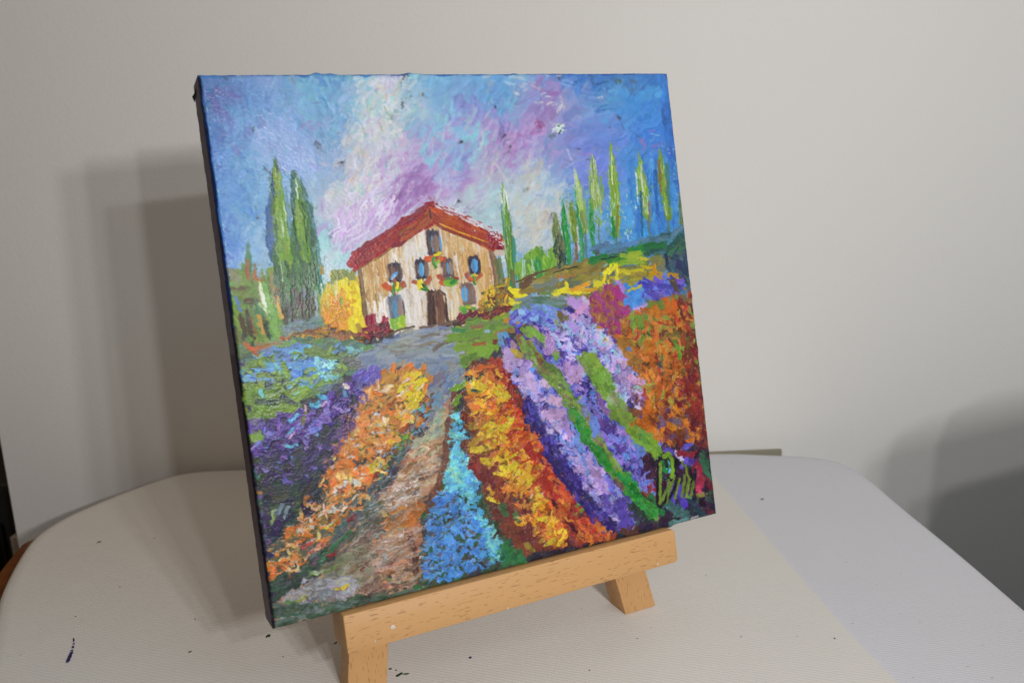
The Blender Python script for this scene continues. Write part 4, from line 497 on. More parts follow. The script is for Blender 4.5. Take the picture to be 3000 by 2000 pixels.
crumbs([(1850,960),(2040,880),(2085,1280),(1960,1290),(1890,1180)],[(84,36,36),(96,60,40),(70,60,44)],[(206,120,56),(190,140,60),(130,150,70),(170,60,50)],260,75)
crumbs([(690,1040),(1000,1000),(1080,1060),(860,1160),(700,1160)],[(52,70,70),(60,80,60)],[(130,190,214),(140,166,90),(100,140,200)],90,-5)
# indigo shadow row, green stems and maroon verge laid again over the crumbs
strip([(1545,1180),(1580,1250),(1625,1330),(1675,1410),(1735,1490),(1790,1545)],(16,20),[(54,40,112),(66,54,134),(44,34,88),(80,72,160)],150,24,6,ja=16,h=.35)
strip([(1530,990),(1580,1060),(1640,1120),(1700,1205),(1745,1285),(1800,1370),(1870,1450),(1920,1505)],(9,9),[(112,146,62),(124,156,66),(100,130,66),(120,110,84)],84,40,6,ja=6,h=1.,dry=.1)
strip([(1690,1215),(1730,1290),(1790,1370)],(6,8),[(44,122,52),(58,134,56)],34,40,6,ja=5,h=1.)
strip([(1825,1395),(1865,1445),(1912,1500)],(9,11),[(40,130,62),(66,140,60)],34,34,8,ja=6,h=.9)
strip([(1722,1050),(1765,1105),(1790,1150)],(20,16),[(118,156,60),(108,146,62),(126,162,66)],50,34,10,ja=8,h=1.)
strip([(1795,1155),(1835,1215)],(13,8),[(114,152,60),(120,140,90),(130,150,120)],18,24,7,ja=12,h=.9,dry=.25)
strip([(1858,1255),(1900,1290),(1925,1320)],(15,8),[(118,156,56),(128,160,62),(100,136,70)],26,26,8,ja=12,h=.9)
strip([(1810,1205),(1840,1225)],(10,8),[(112,140,60)],8,24,8,ja=14,h=.8)
scat([(2000,960),(2060,960),(2098,1300),(2040,1300),(2010,1130)],[(112,40,42),(124,46,44),(96,40,44),(140,60,48),(104,80,46)],120,18,7,75,40,8,h=.9,op=.9)
scat([(1900,1210),(2000,1180),(2060,1280),(1960,1300)],[(120,70,50),(196,116,44),(104,40,44),(100,80,106)],60,16,8,60,50,8,h=.9)
scat(GB,[(120,104,52),(196,160,52),(110,60,50),(150,116,46),(84,84,56)],70,16,4,-50,40,10,h=1.1)
scat([(1395,925),(1450,905),(1500,880),(1500,905),(1430,935)],[(100,44,54),(84,40,48),(120,60,50)],34,12,4,-20,30,8,h=.9)
# dusk over the left purple row, grey and umber drawn through the near path
scat([(740,1330),(860,1420),(960,1400),(990,1300),(1020,1240),(960,1250),(860,1330)],[(46,44,70),(52,50,60),(60,50,96),(56,66,60)],90,22,7,-45,40,8,h=.6,op=.8)
scat([(1240,1330),(1300,1330),(1280,1400),(1240,1470),(1240,1700),(1060,1740),(1000,1660),(1130,1460)],[(150,140,132),(130,112,98),(176,160,150),(110,84,70)],110,46,3.2,-24,10,8,h=.7,op=.7,dry=.3)
# rows bleed into one another at their edges
scat([(1600,1380),(1680,1460),(1800,1560),(1700,1600),(1600,1480)],[(196,96,50),(206,130,50),(120,50,50)],50,26,5,50,20,8,h=1.,op=.8)
scat([(1430,1180),(1500,1180),(1620,1420),(1560,1420)],[(196,90,46),(176,64,44),(214,150,50)],80,24,5,-20,40,8,h=1.1,op=.85)
scat([(1000,1230),(1060,1150),(1080,1160),(1030,1260),(970,1360),(950,1360)],[(110,80,130),(160,100,80),(90,66,120)],36,16,5,-50,40,8,h=.9,op=.8)
# broad knife-loaded dabs with clear edges
for x,y,l,w,a,c in [(1508,1045,44,12,40,(192,166,218)),(1540,1072,36,11,-50,(176,150,210)),(1560,1118,38,11,62,(198,172,220)),(1598,1122,26,9,40,(214,184,220)),(1626,1172,30,12,15,(220,180,218)),(1622,1208,44,10,6,(200,164,214)),(1665,1250,44,10,66,(170,140,204)),(1700,1300,44,9,70,(120,150,222)),(1742,1372,50,9,62,(184,150,208)),(1770,1420,44,9,60,(170,140,210)),(1614,1006,36,13,80,(184,146,210)),(1686,1092,40,14,-42,(196,160,214)),(1832,1112,40,13,60,(186,160,216)),(1868,1110,36,10,20,(214,166,212)),(1780,1470,44,12,72,(110,90,184)),(1830,1500,50,14,72,(96,76,176)),(1745,1245,44,13,80,(112,140,218)),(1470,1150,40,10,30,(222,200,56)),(1485,1238,40,10,-35,(222,200,54)),(1495,1362,40,8,-25,(224,200,56)),(1540,1385,50,11,-60,(220,170,56)),(1410,1130,34,8,-12,(214,186,60)),(1600,1405,44,15,60,(164,50,42)),(1560,1320,40,14,60,(156,44,42)),(1225,1120,34,9,-60,(222,204,54)),(1205,1180,34,8,-60,(220,200,56))]:
    dab(x,y,l,w,a,c,col2=np.array(c)*.84,h=2.,rag=.45,bend=.2)
for p,w,c in [([(1935,1335),(1930,1400),(1930,1472)],8.8,(31,27,37)),([(1985,1340),(1950,1460),(1935,1478)],7.2,(31,27,37)),([(1990,1400),(1962,1455)],4.8,(31,27,40)),([(2022,1370),(2030,1400),(2035,1460)],4.8,(31,31,46)),([(2036,1370),(2036,1410)],4.8,(33,37,52)),
 ([(1936,1350),(1936,1400),(1934,1468)],4.8,(113,137,59)),([(1965,1408),(1950,1440),(1936,1470)],4.8,(109,132,57)),([(1945,1334),(1958,1325),(1970,1340),(1972,1370),(1968,1395)],6.4,(115,154,48)),([(1943,1345),(1946,1372),(1956,1380)],4.8,(37,120,57)),([(1955,1340),(1960,1365),(1954,1380)],3.2,(40,111,55)),([(1953,1338),(1955,1366)],2.7,(33,33,46)),
 ([(1960,1400),(1960,1430),(1957,1468)],3.6,(104,128,55)),([(1978,1388),(1968,1420),(1962,1432)],4.0,(100,120,57)),([(1992,1398),(1984,1430),(1978,1455)],4.4,(106,128,55)),([(2008,1385),(2002,1430),(1998,1452)],4.8,(107,130,57)),([(2010,1358),(2014,1385),(2022,1400)],3.6,(115,137,55)),([(2022,1398),(2014,1430),(2012,1452)],5.6,(111,135,57)),([(2034,1404),(2028,1436),(2024,1452)],4.4,(104,126,55)),([(2000,1345),(2002,1362)],3.2,(109,130,55)),([(2016,1450),(2028,1454)],3.2,(96,139,83))]:
    stroke(p,w,c,h=1.1,rag=.35)
# ---- margins of the canvas: thin darker paint wrapping over; left one includes the rounded edge's shade
scat([(577,212),(1960,210),(1960,219),(577,222)],[(54,106,172),(60,112,184),(48,96,164)],150,30,3,0,3,6,h=.3,op=.8)
for i in range(150):
    s=rng.random();y=240+s*780;x0=580.5+.1343*(y-217)+3
    dab(x0,y,30,2.6+4.6*(.5+.5*np.sin(y/37.)*np.sin(y/91.+1)),82,pal([(22,44,98),(26,34,66),(20,38,86)]),h=.3,rag=.4,op=.95)
for i in range(110):
    y=1020+rng.random()*830;x0=580.5+.1343*(y-217)+2
    dab(x0,y,26,4.5,82,pal([(32,22,34),(28,24,40),(24,22,30)]),h=.3,rag=.4,op=.95)
for i in range(60):
    y=820+rng.random()*690;x0=1959+.1126*(y-214)-1
    dab(x0,y,26,3,83,pal([(44,28,40),(50,32,36),(36,34,50)]),h=.3,rag=.4,op=.85)
for i in range(30):
    y=215+rng.random()*620;x0=1959+.1126*(y-214)-1
    dab(x0,y,26,2.4,83,(52,96,180),h=.2,rag=.4,op=.8)
for i in range(90):
    s=rng.random();x=800+s*1300;y=1847-.2643*(x-799)
    dab(x,y-1,26,2.2,-14.8,pal([(40,60,44),(44,66,46),(70,90,56)] if x<1560 else [(40,32,46),(56,40,52)]),h=.3,rag=.4,op=.9)
for i in range(50):
    y=260+rng.random()*600;x0=580.5+.1343*(y-217)+14
    dab(x0,y,6,1.3,80,(160,190,205),h=.8,op=.5)
# glints of bare raised primer / tiny highlights
for x,y in rpts([(1380,1080),(1500,1080),(2060,1060),(2090,1480),(1560,1640),(1290,1650),(1260,1500)],260):dab(x,y,2.4,1.1,0,(205,190,190),h=1.,op=.55)
# wet paint drags: edges of the strokes wander and neighbours mix
def wander(A,ux,uy):
    yy,xx=np.mgrid[0:PN,0:PN];x=np.clip(xx+ux,0,PN-1.001);y=np.clip(yy+uy,0,PN-1.001);xi=x.astype(int);yi=y.astype(int);fx=x-xi;fy=y-yi
    if A.ndim==3:fx=fx[...,None];fy=fy[...,None]
    xj=np.minimum(xi+1,PN-1);yj=np.minimum(yi+1,PN-1)
    return (A[yi,xi]*(1-fx)+A[yi,xj]*fx)*(1-fy)+(A[yj,xi]*(1-fx)+A[yj,xj]*fx)*fy
_cx=(np.arange(PN)+.5)[None,:];_cy=(np.arange(PN)+.5)[:,None]
def blob(px,py,r):
    c=to_c([(px,py)])[0];return np.exp(-(((_cx-c[0])**2+(_cy-c[1])**2)/r**2)**2)
CALM=1-.72*np.clip(blob(1160,850,130)+blob(1260,790,120)+blob(1370,830,120)+blob(1980,1400,60),0,1)
edge=np.clip(np.minimum(np.minimum(_cx,PN-_cx),np.minimum(_cy,PN-_cy))/14,0,1);CALM=CALM*edge
UP=1-.62*np.clip(1.6-_cy/(PN*.42),0,1)
ux=((vnoise(PN,7,21)-.5)*5+(vnoise(PN,3,22)-.5)*2.2)*CALM*UP;uy=((vnoise(PN,7,23)-.5)*5+(vnoise(PN,3,24)-.5)*2.2)*CALM*UP
PC=wander(PC,ux,uy);PH=wander(PH,ux,uy)
for sd,amp,op_ in ((31,16,.38),(41,9,.4)):
    mk=np.clip((vnoise(PN,5,sd)*.55+vnoise(PN,2.2,sd+1)*.45-.56)*9,0,1)[...,None]*op_*CALM[...,None]
    P2=wander(PC,(vnoise(PN,14,sd+2)-.5)*2*amp,(vnoise(PN,14,sd+3)-.5)*2*amp);PC=PC*(1-mk)+P2*mk
# broken colour: dark ground and raised crumbs between the dabs of the flower rows, vertical drag in the sky
FLD=np.clip((_cy/PN-.44)*9,0,1)*(1-.0*_cx)
HS=np.clip(blob(1250,820,190)+blob(1270,960,110)*.6,0,1);FLD=FLD*(1-HS)
cr=np.clip((vnoise(PN,9,61)*.6+vnoise(PN,3.4,62)*.4-.55)*8,0,1)*FLD
PC=PC*(1-.14*cr[...,None]);PH=PH*(1-.3*cr)
cl=np.clip((vnoise(PN,8,63)*.55+vnoise(PN,2.4,64)*.45-.62)*9,0,1)*FLD
PC=PC+(225-PC)*.07*cl[...,None];PH=PH+.25*cl
big=vnoise(PN,26,65)*.6+vnoise(PN,11,66)*.4
PC=PC*(1+.26*(big-.5)*FLD)[...,None]
gm=PC.mean(2,keepdims=True);PC=gm+(PC-gm)*(1.05-.04*np.clip(1-_cy/(PN*.5),0,1)[...,None])
# canvas weave shows through where the paint is thin
_i=np.arange(PN);WV=(((_i[:,None]//2+_i[None,:]//2)%2)*.9+vnoise(PN,2.0,11)[:PN,:PN]*.9)
PH=np.clip(PH,0,2.4);THIN=np.clip(1-PH*.9,0,1)
PC=np.clip(PC*(1+.08*(WV-.9)[...,None]*THIN[...,None]),5,240)
PHT=PH*.34+WV*THIN*.055+NF[:PN,:PN]*.05
# ---------------------------------------------------------------- materials
def lin(c):return tuple(((v/255)/12.92 if v/255<=.04045 else ((v/255+.055)/1.055)**2.4) for v in c)
def mat(name,col,rough=.6,spec=.4):
    mt=bpy.data.materials.new(name);mt.use_nodes=True;b=mt.node_tree.nodes['Principled BSDF']
    b.inputs['Base Color'].default_value=(*col,1);b.inputs['Roughness'].default_value=rough;b.inputs['Specular IOR Level'].default_value=spec;return mt,mt.node_tree,b
def nd(nt,t,**k):
    n=nt.nodes.new(t)
    for a,v in k.items():setattr(n,a,v)
    return n
def mapped(nt,scale,rot=(0,0,0),coord='Object'):
    tc=nd(nt,'ShaderNodeTexCoord');mp=nd(nt,'ShaderNodeMapping');mp.inputs['Scale'].default_value=scale;mp.inputs['Rotation'].default_value=rot
    nt.links.new(tc.outputs[coord],mp.inputs[0]);return mp.outputs[0]
def noise(nt,vec,scale,detail=3,rough=.5):
    n=nd(nt,'ShaderNodeTexNoise');n.inputs['Scale'].default_value=scale;n.inputs['Detail'].default_value=detail;n.inputs['Roughness'].default_value=rough
    nt.links.new(vec,n.inputs['Vector']);return n.outputs['Fac']
def ramp(nt,fac,stops):
    r=nd(nt,'ShaderNodeValToRGB');e=r.color_ramp.elements
    while len(e)<len(stops):e.new(.5)
    for i,(p,c) in enumerate(stops):e[i].position=p;e[i].color=(*c,1)
    nt.links.new(fac,r.inputs[0]);return r.outputs[0]
def mixc(nt,fac,a,b,mode='MIX'):
    n=nd(nt,'ShaderNodeMix',data_type='RGBA',blend_type=mode)
    for s,v in ((n.inputs[0],fac),(n.inputs[6],a),(n.inputs[7],b)):
        if isinstance(v,(int,float)):s.default_value=v
        elif isinstance(v,tuple):s.default_value=(*v,1)
        else:nt.links.new(v,s)
    return n.outputs[2]
def bump(nt,b,h,strength,dist):
    n=nd(nt,'ShaderNodeBump');n.inputs['Strength'].default_value=strength;n.inputs['Distance'].default_value=dist
    nt.links.new(h,n.inputs['Height']);nt.links.new(n.outputs[0],b.inputs['Normal'])
def wood(name,axis,base=(204,158,106),dark=(184,134,84),fleck=(112,68,38)):
    mt,nt,b=mat(name,(0,0,0),.5,.25);s=lambda l,c:tuple(l if i==axis else c for i in range(3))
    g=noise(nt,mapped(nt,s(6,110)),1,4,.6);g2=noise(nt,mapped(nt,s(2.5,30)),1,2)
    c=ramp(nt,g,[(.3,lin(dark)),(.7,lin(base))]);c=mixc(nt,g2,c,tuple(v*.86 for v in lin(base)));c=mixc(nt,.55,c,lin(base))
    f=noise(nt,mapped(nt,s(260,1700)),1,1);f2=ramp(nt,f,[(.64,(0,0,0)),(.68,(1,1,1))])
    c=mixc(nt,f2,c,mixc(nt,.48,lin(base),lin(fleck)));nt.links.new(c,b.inputs['Base Color']);bump(nt,b,g,.15,.0004);return mt
WX=wood('beech_along_x',0);WY=wood('beech_along_y',1)
def cloth(name,col,stain=.03):
    mt,nt,b=mat(name,lin(col),.9,.15)
    v=noise(nt,mapped(nt,(9,9,9)),1,3);c=mixc(nt,v,tuple(x*(1-stain) for x in lin(col)),tuple(x*(1+stain) for x in lin(col)))
    sp=noise(nt,mapped(nt,(1,1,1)),420,1);s2=ramp(nt,sp,[(.77,(0,0,0)),(.80,(1,1,1))]);c=mixc(nt,s2,c,tuple(x*.72 for x in lin(col)))
    nt.links.new(c,b.inputs['Base Color'])
    wv=nd(nt,'ShaderNodeTexWave',wave_type='BANDS',bands_direction='DIAGONAL');wv.inputs['Scale'].default_value=260;wv.inputs['Distortion'].default_value=1.5;wv.inputs['Detail'].default_value=1
    nt.links.new(mapped(nt,(1,1,.0)),wv.inputs[0]);n2=noise(nt,mapped(nt,(1,1,1)),1400,2);n3=noise(nt,mapped(nt,(1,1,1)),22,2)
    a=nd(nt,'ShaderNodeMath',operation='ADD');nt.links.new(wv.outputs['Fac'],a.inputs[0]);nt.links.new(n2,a.inputs[1])
    a2=nd(nt,'ShaderNodeMath',operation='MULTIPLY_ADD');a2.inputs[1].default_value=7.;nt.links.new(n3,a2.inputs[0]);nt.links.new(a.outputs[0],a2.inputs[2])
    bump(nt,b,a2.outputs[0],.32,.00022);return mt
CREAM=cloth('cream_canvas_cloth',(217,213,207));COOL=cloth('cool_white_twill',(209,209,214),.02)
WALLM,nt,b=mat('matt_white_wall',lin((238,235,230)),.75,.25)
v=noise(nt,mapped(nt,(1,1,1)),6,3);nt.links.new(mixc(nt,v,lin((234,231,226)),lin((239,237,233))),b.inputs['Base Color'])
bump(nt,b,noise(nt,mapped(nt,(1,1,1)),520,4,.7),.28,.0006)
EDGEM=mat('cut_board_edge',lin((196,186,140)),.7)[0]
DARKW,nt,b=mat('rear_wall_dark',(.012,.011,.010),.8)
DFL=mat('floor_dark',(.03,.026,.022),.7)[0]
TBL,nt,b=mat('orange_varnished_wood',lin((110,62,28)),.35,.5)
nt.links.new(ramp(nt,noise(nt,mapped(nt,(12,90,90)),1,4),[(.3,lin((96,52,22))),(.7,lin((134,78,36)))]),b.inputs['Base Color'])
# ---------------------------------------------------------------- object helpers
def link(o,parent=None):
    scene.collection.objects.link(o)
    if parent:o.parent=parent
    return o
def tag(o,label,cat,group=None,kind=None):
    if label:o['label']=label
    if cat:o['category']=cat
    if group:o['group']=group
    if kind:o['kind']=kind
    return o
def empty(name,label,cat,mw):
    o=link(bpy.data.objects.new(name,None));o.empty_display_size=.02;o.matrix_world=mw;return tag(o,label,cat)
def mesh(name,verts,faces,mt,parent=None,smooth=False):
    me=bpy.data.meshes.new(name);me.from_pydata([tuple(v) for v in verts],[],faces);me.update()
    if smooth:me.shade_smooth()
    me.materials.append(mt);return link(bpy.data.objects.new(name,me),parent)
def solid(name,hexa,mt,parent=None,bev=.0006,seg=2):
    """eight corners: bottom loop then top loop"""
    bm=bmesh.new();vs=[bm.verts.new(v) for v in hexa]
    for f in ((3,2,1,0),(4,5,6,7),(0,1,5,4),(1,2,6,5),(2,3,7,6),(3,0,4,7)):bm.faces.new([vs[i] for i in f])
    bmesh.ops.recalc_face_normals(bm,faces=bm.faces)
    if bev:bmesh.ops.bevel(bm,geom=bm.edges[:],offset=bev,segments=seg,affect='EDGES',profile=.5)
    me=bpy.data.meshes.new(name);bm.to_mesh(me);bm.free();me.materials.append(mt)
    me.shade_smooth();me.set_sharp_from_angle(angle=R(35));return link(bpy.data.objects.new(name,me),parent)
def box(name,lo,hi,mt,parent=None,bev=.0006):
    (a,b_,c),(d,e,f)=lo,hi
    return solid(name,[(a,b_,c),(d,b_,c),(d,e,c),(a,e,c),(a,b_,f),(d,b_,f),(d,e,f),(a,e,f)],mt,parent,bev)
def prism(name,out,z0,z1,mt,parent=None,bev=.0005):
    bm=bmesh.new();a=[bm.verts.new((x,y,z0)) for x,y in out];c=[bm.verts.new((x,y,z1)) for x,y in out];n=len(out)
    bm.faces.new(a[::-1]);bm.faces.new(c)
    for i in range(n):bm.faces.new((a[i],a[(i+1)%n],c[(i+1)%n],c[i]))
    bmesh.ops.recalc_face_normals(bm,faces=bm.faces)
    caps=[e for e in bm.edges if abs(e.verts[0].co.z-e.verts[1].co.z)<1e-9]
    if bev:bmesh.ops.bevel(bm,geom=caps,offset=bev,segments=2,affect='EDGES',profile=.5)
    me=bpy.data.meshes.new(name);bm.to_mesh(me);bm.free();me.materials.append(mt);me.shade_smooth();me.set_sharp_from_angle(angle=R(35))
    return link(bpy.data.objects.new(name,me),parent)
def chaikin(p,n=2):
    for _ in range(n):
        q=[]
        for i in range(len(p)):
            a,b_=Vector(p[i]),Vector(p[(i+1)%len(p)]);q+=[a*.75+b_*.25,a*.25+b_*.75]
        p=q
    return [tuple(v) for v in p]
def sheet(name,out,prof,mt,parent=None,wob=0.,seed=0):
    """a cloth: closed outline, profile of (inset, z) rings from the hanging hem to the flat top"""
    rn=random.Random(seed);n=len(out);P=[Vector(p) for p in out];N=[]
    for i in range(n):
        d=(P[(i+1)%n]-P[i-1]).normalized();N.append(Vector((d.y,-d.x)))
    ar=sum(P[i].x*P[(i+1)%n].y-P[(i+1)%n].x*P[i].y for i in range(n))
    if ar<0:N=[-v for v in N]
    ph=[rn.uniform(0,6.28) for _ in range(4)];vs=[];fs=[]
    for k,(ins,z) in enumerate(prof):
        for i in range(n):
            t=6.283*i/n;wv=wob*(math.sin(9*t+ph[0])+.6*math.sin(23*t+ph[1])+.4*math.sin(41*t+ph[2]))*max(0,-z)/.02
            q=P[i]-N[i]*(ins-wv);vs.append((q.x,q.y,z))
    for k in range(len(prof)-1):
        for i in range(n):fs.append((k*n+i,k*n+(i+1)%n,(k+1)*n+(i+1)%n,(k+1)*n+i))
    fs.append(tuple(range((len(prof)-1)*n,len(prof)*n)))
    return mesh(name,vs,fs,mt,parent,True)
# ---------------------------------------------------------------- setting: wall, floor, rear wall
u=Vector((.9171,-.3986,0)).normalized();nrm=Vector((.3986,.9171,0)).normalized();p0=Vector((.008,.297,0))+nrm*.006
def wl(s,d,z):
    q=p0+u*s+nrm*d;return (q.x,q.y,z)
s0,s1,zb,zt=-.1334,1.5,-.62,1.5
wall=solid('wall',[wl(s0,0,zb),wl(s1,0,zb),wl(s1,.02,zb),wl(s0,.02,zb),wl(s0,0,zt),wl(s1,0,zt),wl(s1,.02,zt),wl(s0,.02,zt)],WALLM,None,.0008)
tag(wall,'matt white wall board standing close behind the cloth covered table',None,None,'structure')
fl=mesh('floor',[(-3,-3,-.62),(4,-3,-.62),(4,4,-.62),(-3,4,-.62)],[(0,1,2,3)],DFL);tag(fl,'dark floor',None,None,'structure')
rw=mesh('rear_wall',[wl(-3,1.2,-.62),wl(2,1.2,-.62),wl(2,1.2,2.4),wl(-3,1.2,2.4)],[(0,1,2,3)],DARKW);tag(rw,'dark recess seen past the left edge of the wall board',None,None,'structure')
# dark appliance glimpsed past the edge of the wall board
ap=empty('appliance','dark grey appliance with glossy black front beyond the left end of the wall','appliance',Matrix.Translation((-.17,.50,-.62)))
GRY=mat('grey_plastic',(.028,.027,.026),.35)[0];BLK=mat('black_gloss',(.004,.004,.004),.12,.6)[0]
fr=FW.copy();fr.z=0;fr.normalize();rt=Vector((fr.y,-fr.x,0))
def apb(name,x0,x1,d0,d1,z0,z1,mt,bev):
    hx=[]
    for z in (z0,z1):
        for a,d in ((x0,d0),(x1,d0),(x1,d1),(x0,d1)):
            q=Vector((-.126,.450,0))+rt*a+fr*d-Vector((-.17,.50,-.62));hx.append((q.x,q.y,z+.62))
    return solid(name,hx,mt,ap,bev)
apb('housing',-.30,.030,.0,.25,-.618,-.040,GRY,.004)
apb('front_panel',-.28,-.002,-.006,-.0003,-.30,-.070,BLK,.004)
apb('added_bar',.004,.009,-.008,-.0003,-.098,-.080,mat('highlight_pale',(.5,.45,.4),.3)[0],.001)  # pale bar standing in for the reflection highlight beside the black panel
# table
tb=empty('table','small table of orange varnished wood hidden under two pale cloths','table',Matrix.Translation((.12,.05,-.62)))
top=[(-.118,.10),(-.1185,.19),(-.1097,.2295),(-.1045,.248),(-.098,.268),(-.078,.264),(-.012,.294),(.03,.272),(.34,.136),(.366,.112),(.372,.09),(.31,-.08),(.20,-.34),(.10,-.42),(-.1,-.36),(-.13,-.2),(-.125,0)]
prism('table_top',[(x-.12,y-.05) for x,y in chaikin(top,2)],.62-.034,.62-.0125,TBL,tb,.003)
for (x,y) in [(-.06,-.26),(.13,-.34),(.29,.08),(-.02,.22)]:
    solid('leg',[(x-.12+a,y-.05+b_,0) for a,b_ in ((-.014,-.014),(.014,-.014),(.014,.014),(-.014,.014))]+[(x-.12+a,y-.05+b_,.586) for a,b_ in ((-.018,-.018),(.018,-.018),(.018,.018),(-.018,.018))],TBL,tb,.002)
full=[(-.106,.10),(-.105,.165),(-.103,.185),(-.0985,.212),(-.0935,.234),(-.087,.2475),(-.074,.263),(-.050,.2790),(-.028,.2915),(-.010,.2985),(.010,.2955),(.029,.2860),(.10,.2535),(.20,.2085),(.323,.156),(.352,.1345),(.3705,.1205),(.3805,.108),(.3835,.095),(.3775,.072),(.361,.033),(.342,-.018),(.322,-.066),(.27,-.19),(.21,-.34),(.12,-.43),(-.06,-.40),(-.11,-.28),(-.112,-.05)]
prof=[(-.0015,-.060),(-.0010,-.030),(-.0005,-.016),(0,-.009),(.0004,-.0055),(.0018,-.0028),(.0045,-.0014),(.010,-.0012)]
fo=chaikin(full,2)
hem=[(a,z if z>-.014 else -.0125) for a,z in prof[2:]]
# the cool white cloth hangs over the right-hand edge only; on the left its hem ends on the wood
tc=sheet('tablecloth',fo,[(-.0004,-.0119)]+prof[3:],COOL,None,0);tag(tc,'cool white twill cloth showing along the right side of the table','tablecloth')
n=len(fo)
# hanging part of the white cloth on the right
hang=[];P=[Vector(p) for p in fo];idx=[i for i in range(n) if P[i].x>.22 and P[i].y<.16]
hv=[];hf=[]
for k,(o,z) in enumerate([(-.0006,-.0105),(-.0012,-.020),(-.0016,-.06),(-.0030,-.14),(-.006,-.24)]):
    for j,i in enumerate(idx):
        d=(P[(i+1)%n]-P[i-1]).normalized();nn=Vector((d.y,-d.x));
        if nn.dot(P[i]-Vector((.1,0)))<0:nn=-nn
        q=P[i]-nn*(o-.0009*math.sin(j*.9)*(-z/.1));hv.append((q.x,q.y,z))
L=len(idx)
for k in range(4):
    for j in range(L-1):hf.append((k*L+j,k*L+j+1,(k+1)*L+j+1,(k+1)*L+j))
mesh('hanging_side',hv,hf,COOL,tc,True)
# cream cloth on top, left of a straight edge
bd=[(.330,.2250),(.2915,.1158),(.2741,.0665),(.2525,.0063),(.2308,-.056),(.2227,-.0848),(.16,-.27),(.12,-.44)]
def clipx(p):
    # keep what lies left of the straight edge
    a=Vector((.2937,.1215));b_=Vector((.2200,-.0900));return (b_-a).cross(Vector(p)-a)<0
lf=[p for p in fo if clipx(p)]
cut=[p for p in [(.316,.1600),(.3045,.152),(.2985,.1355),(.2915,.1158),(.2741,.0665),(.2525,.0063),(.2308,-.056),(.2227,-.0848),(.1895,-.18),(.155,-.28),(.12,-.38)]]
i0=min(range(len(fo)),key=lambda i:(Vector(fo[i])-Vector((.30,.166))).length);i1=min(range(len(fo)),key=lambda i:(Vector(fo[i])-Vector((.14,-.42))).length)
# outline runs from the back edge round the left side to the front, then back along the cut
order=fo[i1:]+fo[:i0+1] if i1>i0 else fo[i1:i0+1]
path=order+[p for p in cut[2:]]
cp=[(-.0008,-.0122),(-.0009,-.0095),(-.0006,-.0050),(.0009,-.0020),(.0036,-.0005),(.008,0)]
def cream():
    P=[Vector(p) for p in path];n=len(P);k0=len(order);vs=[];fs=[];N=[]
    for i in range(n):
        d=(P[(i+1)%n]-P[i-1]).normalized();N.append(Vector((d.y,-d.x)))
    ar=sum(P[i].x*P[(i+1)%n].y-P[(i+1)%n].x*P[i].y for i in range(n))
    if ar<0:N=[-v for v in N]
    cpc=[(0,-.00118),(0,-.0008),(0,-.0005),(.0001,-.0002),(.0003,-.00005),(.0008,0)]
    for k in range(6):
        for i in range(n):
            (ins,z)=cp[k] if i<k0 else cpc[k]
            q=P[i]-N[i]*ins;vs.append((q.x,q.y,z))
    for k in range(5):
        for i in range(n):fs.append((k*n+i,k*n+(i+1)%n,(k+1)*n+(i+1)%n,(k+1)*n+i))
    fs.append(tuple(range(5*n,6*n)));return vs,fs
cv,cf=cream();cc=mesh('canvas_cloth',cv,cf,CREAM,None,False)
cc.data.shade_smooth();cc.data.set_sharp_from_angle(angle=R(50))
tag(cc,'cream canvas cloth under the easel, specked with paint on its left and centre','cloth')
# paint marks on the cream cloth
INK=mat('violet_paint',lin((74,66,124)),.5)[0];GP_=mat('dark_green_paint',lin((30,48,34)),.5)[0];BP=mat('dark_speck',lin((52,46,44)),.6)[0];NP=mat('navy_paint',lin((44,40,90)),.5)[0];GS=mat('grey_speck',lin((110,115,120)),.6)[0]
def blot(x,y,r,mt,z=.00012,seed=0,parent=cc,st=1,an=0,base=0.):
    rn=random.Random(seed);n=11;vs=[(x,y,z+.00025+base)];
    for i in range(n):
        t=6.283*i/n;q=r*rn.uniform(.55,1.25);a,b_=math.cos(t)*q*st,math.sin(t)*q;vs.append((x+a*math.cos(an)-b_*math.sin(an),y+a*math.sin(an)+b_*math.cos(an),z*.3+base))
    return mesh('paint_speck',vs,[(0,1+i,1+(i+1)%n) for i in range(n)],mt,parent)
for i,(x,y,r,mt,st,an) in enumerate([(.0478,.0199,.0007,BP,1,0),(.0500,.0142,.0010,GP_,2,.2),(.0525,.0134,.0006,GP_,2,-.3),(.0497,.0178,.0005,BP,1,0),(.0805,.0116,.0009,NP,1,0),(.0074,.0694,.0009,GP_,1.6,1),(-.0581,.2103,.0009,BP,1.5,.3),(-.0253,.0732,.0007,BP,1.6,.4),(.0326,.0496,.0006,BP,2,.5),(-.02,.10,.0004,BP,1,0),(-.05,.15,.0004,BP,1,0),(.12,-.02,.0004,BP,1,0),(.17,.03,.0004,BP,1,0),(.19,-.03,.0004,GS,1,0),(.224,-.05,.0005,BP,1,0),(-.03,.20,.0004,BP,1,0),(.21,.02,.0004,GS,1,0),(-.07,.13,.0004,BP,1,0),(.01,.05,.0004,BP,1,0),(.15,-.01,.0004,GS,1,0)]):blot(x,y,r,mt,seed=i,st=st,an=an)
b1=blot(.2966,.0788,.0011,GS,seed=77,parent=tc,st=1.5,an=.5,base=-.0012)
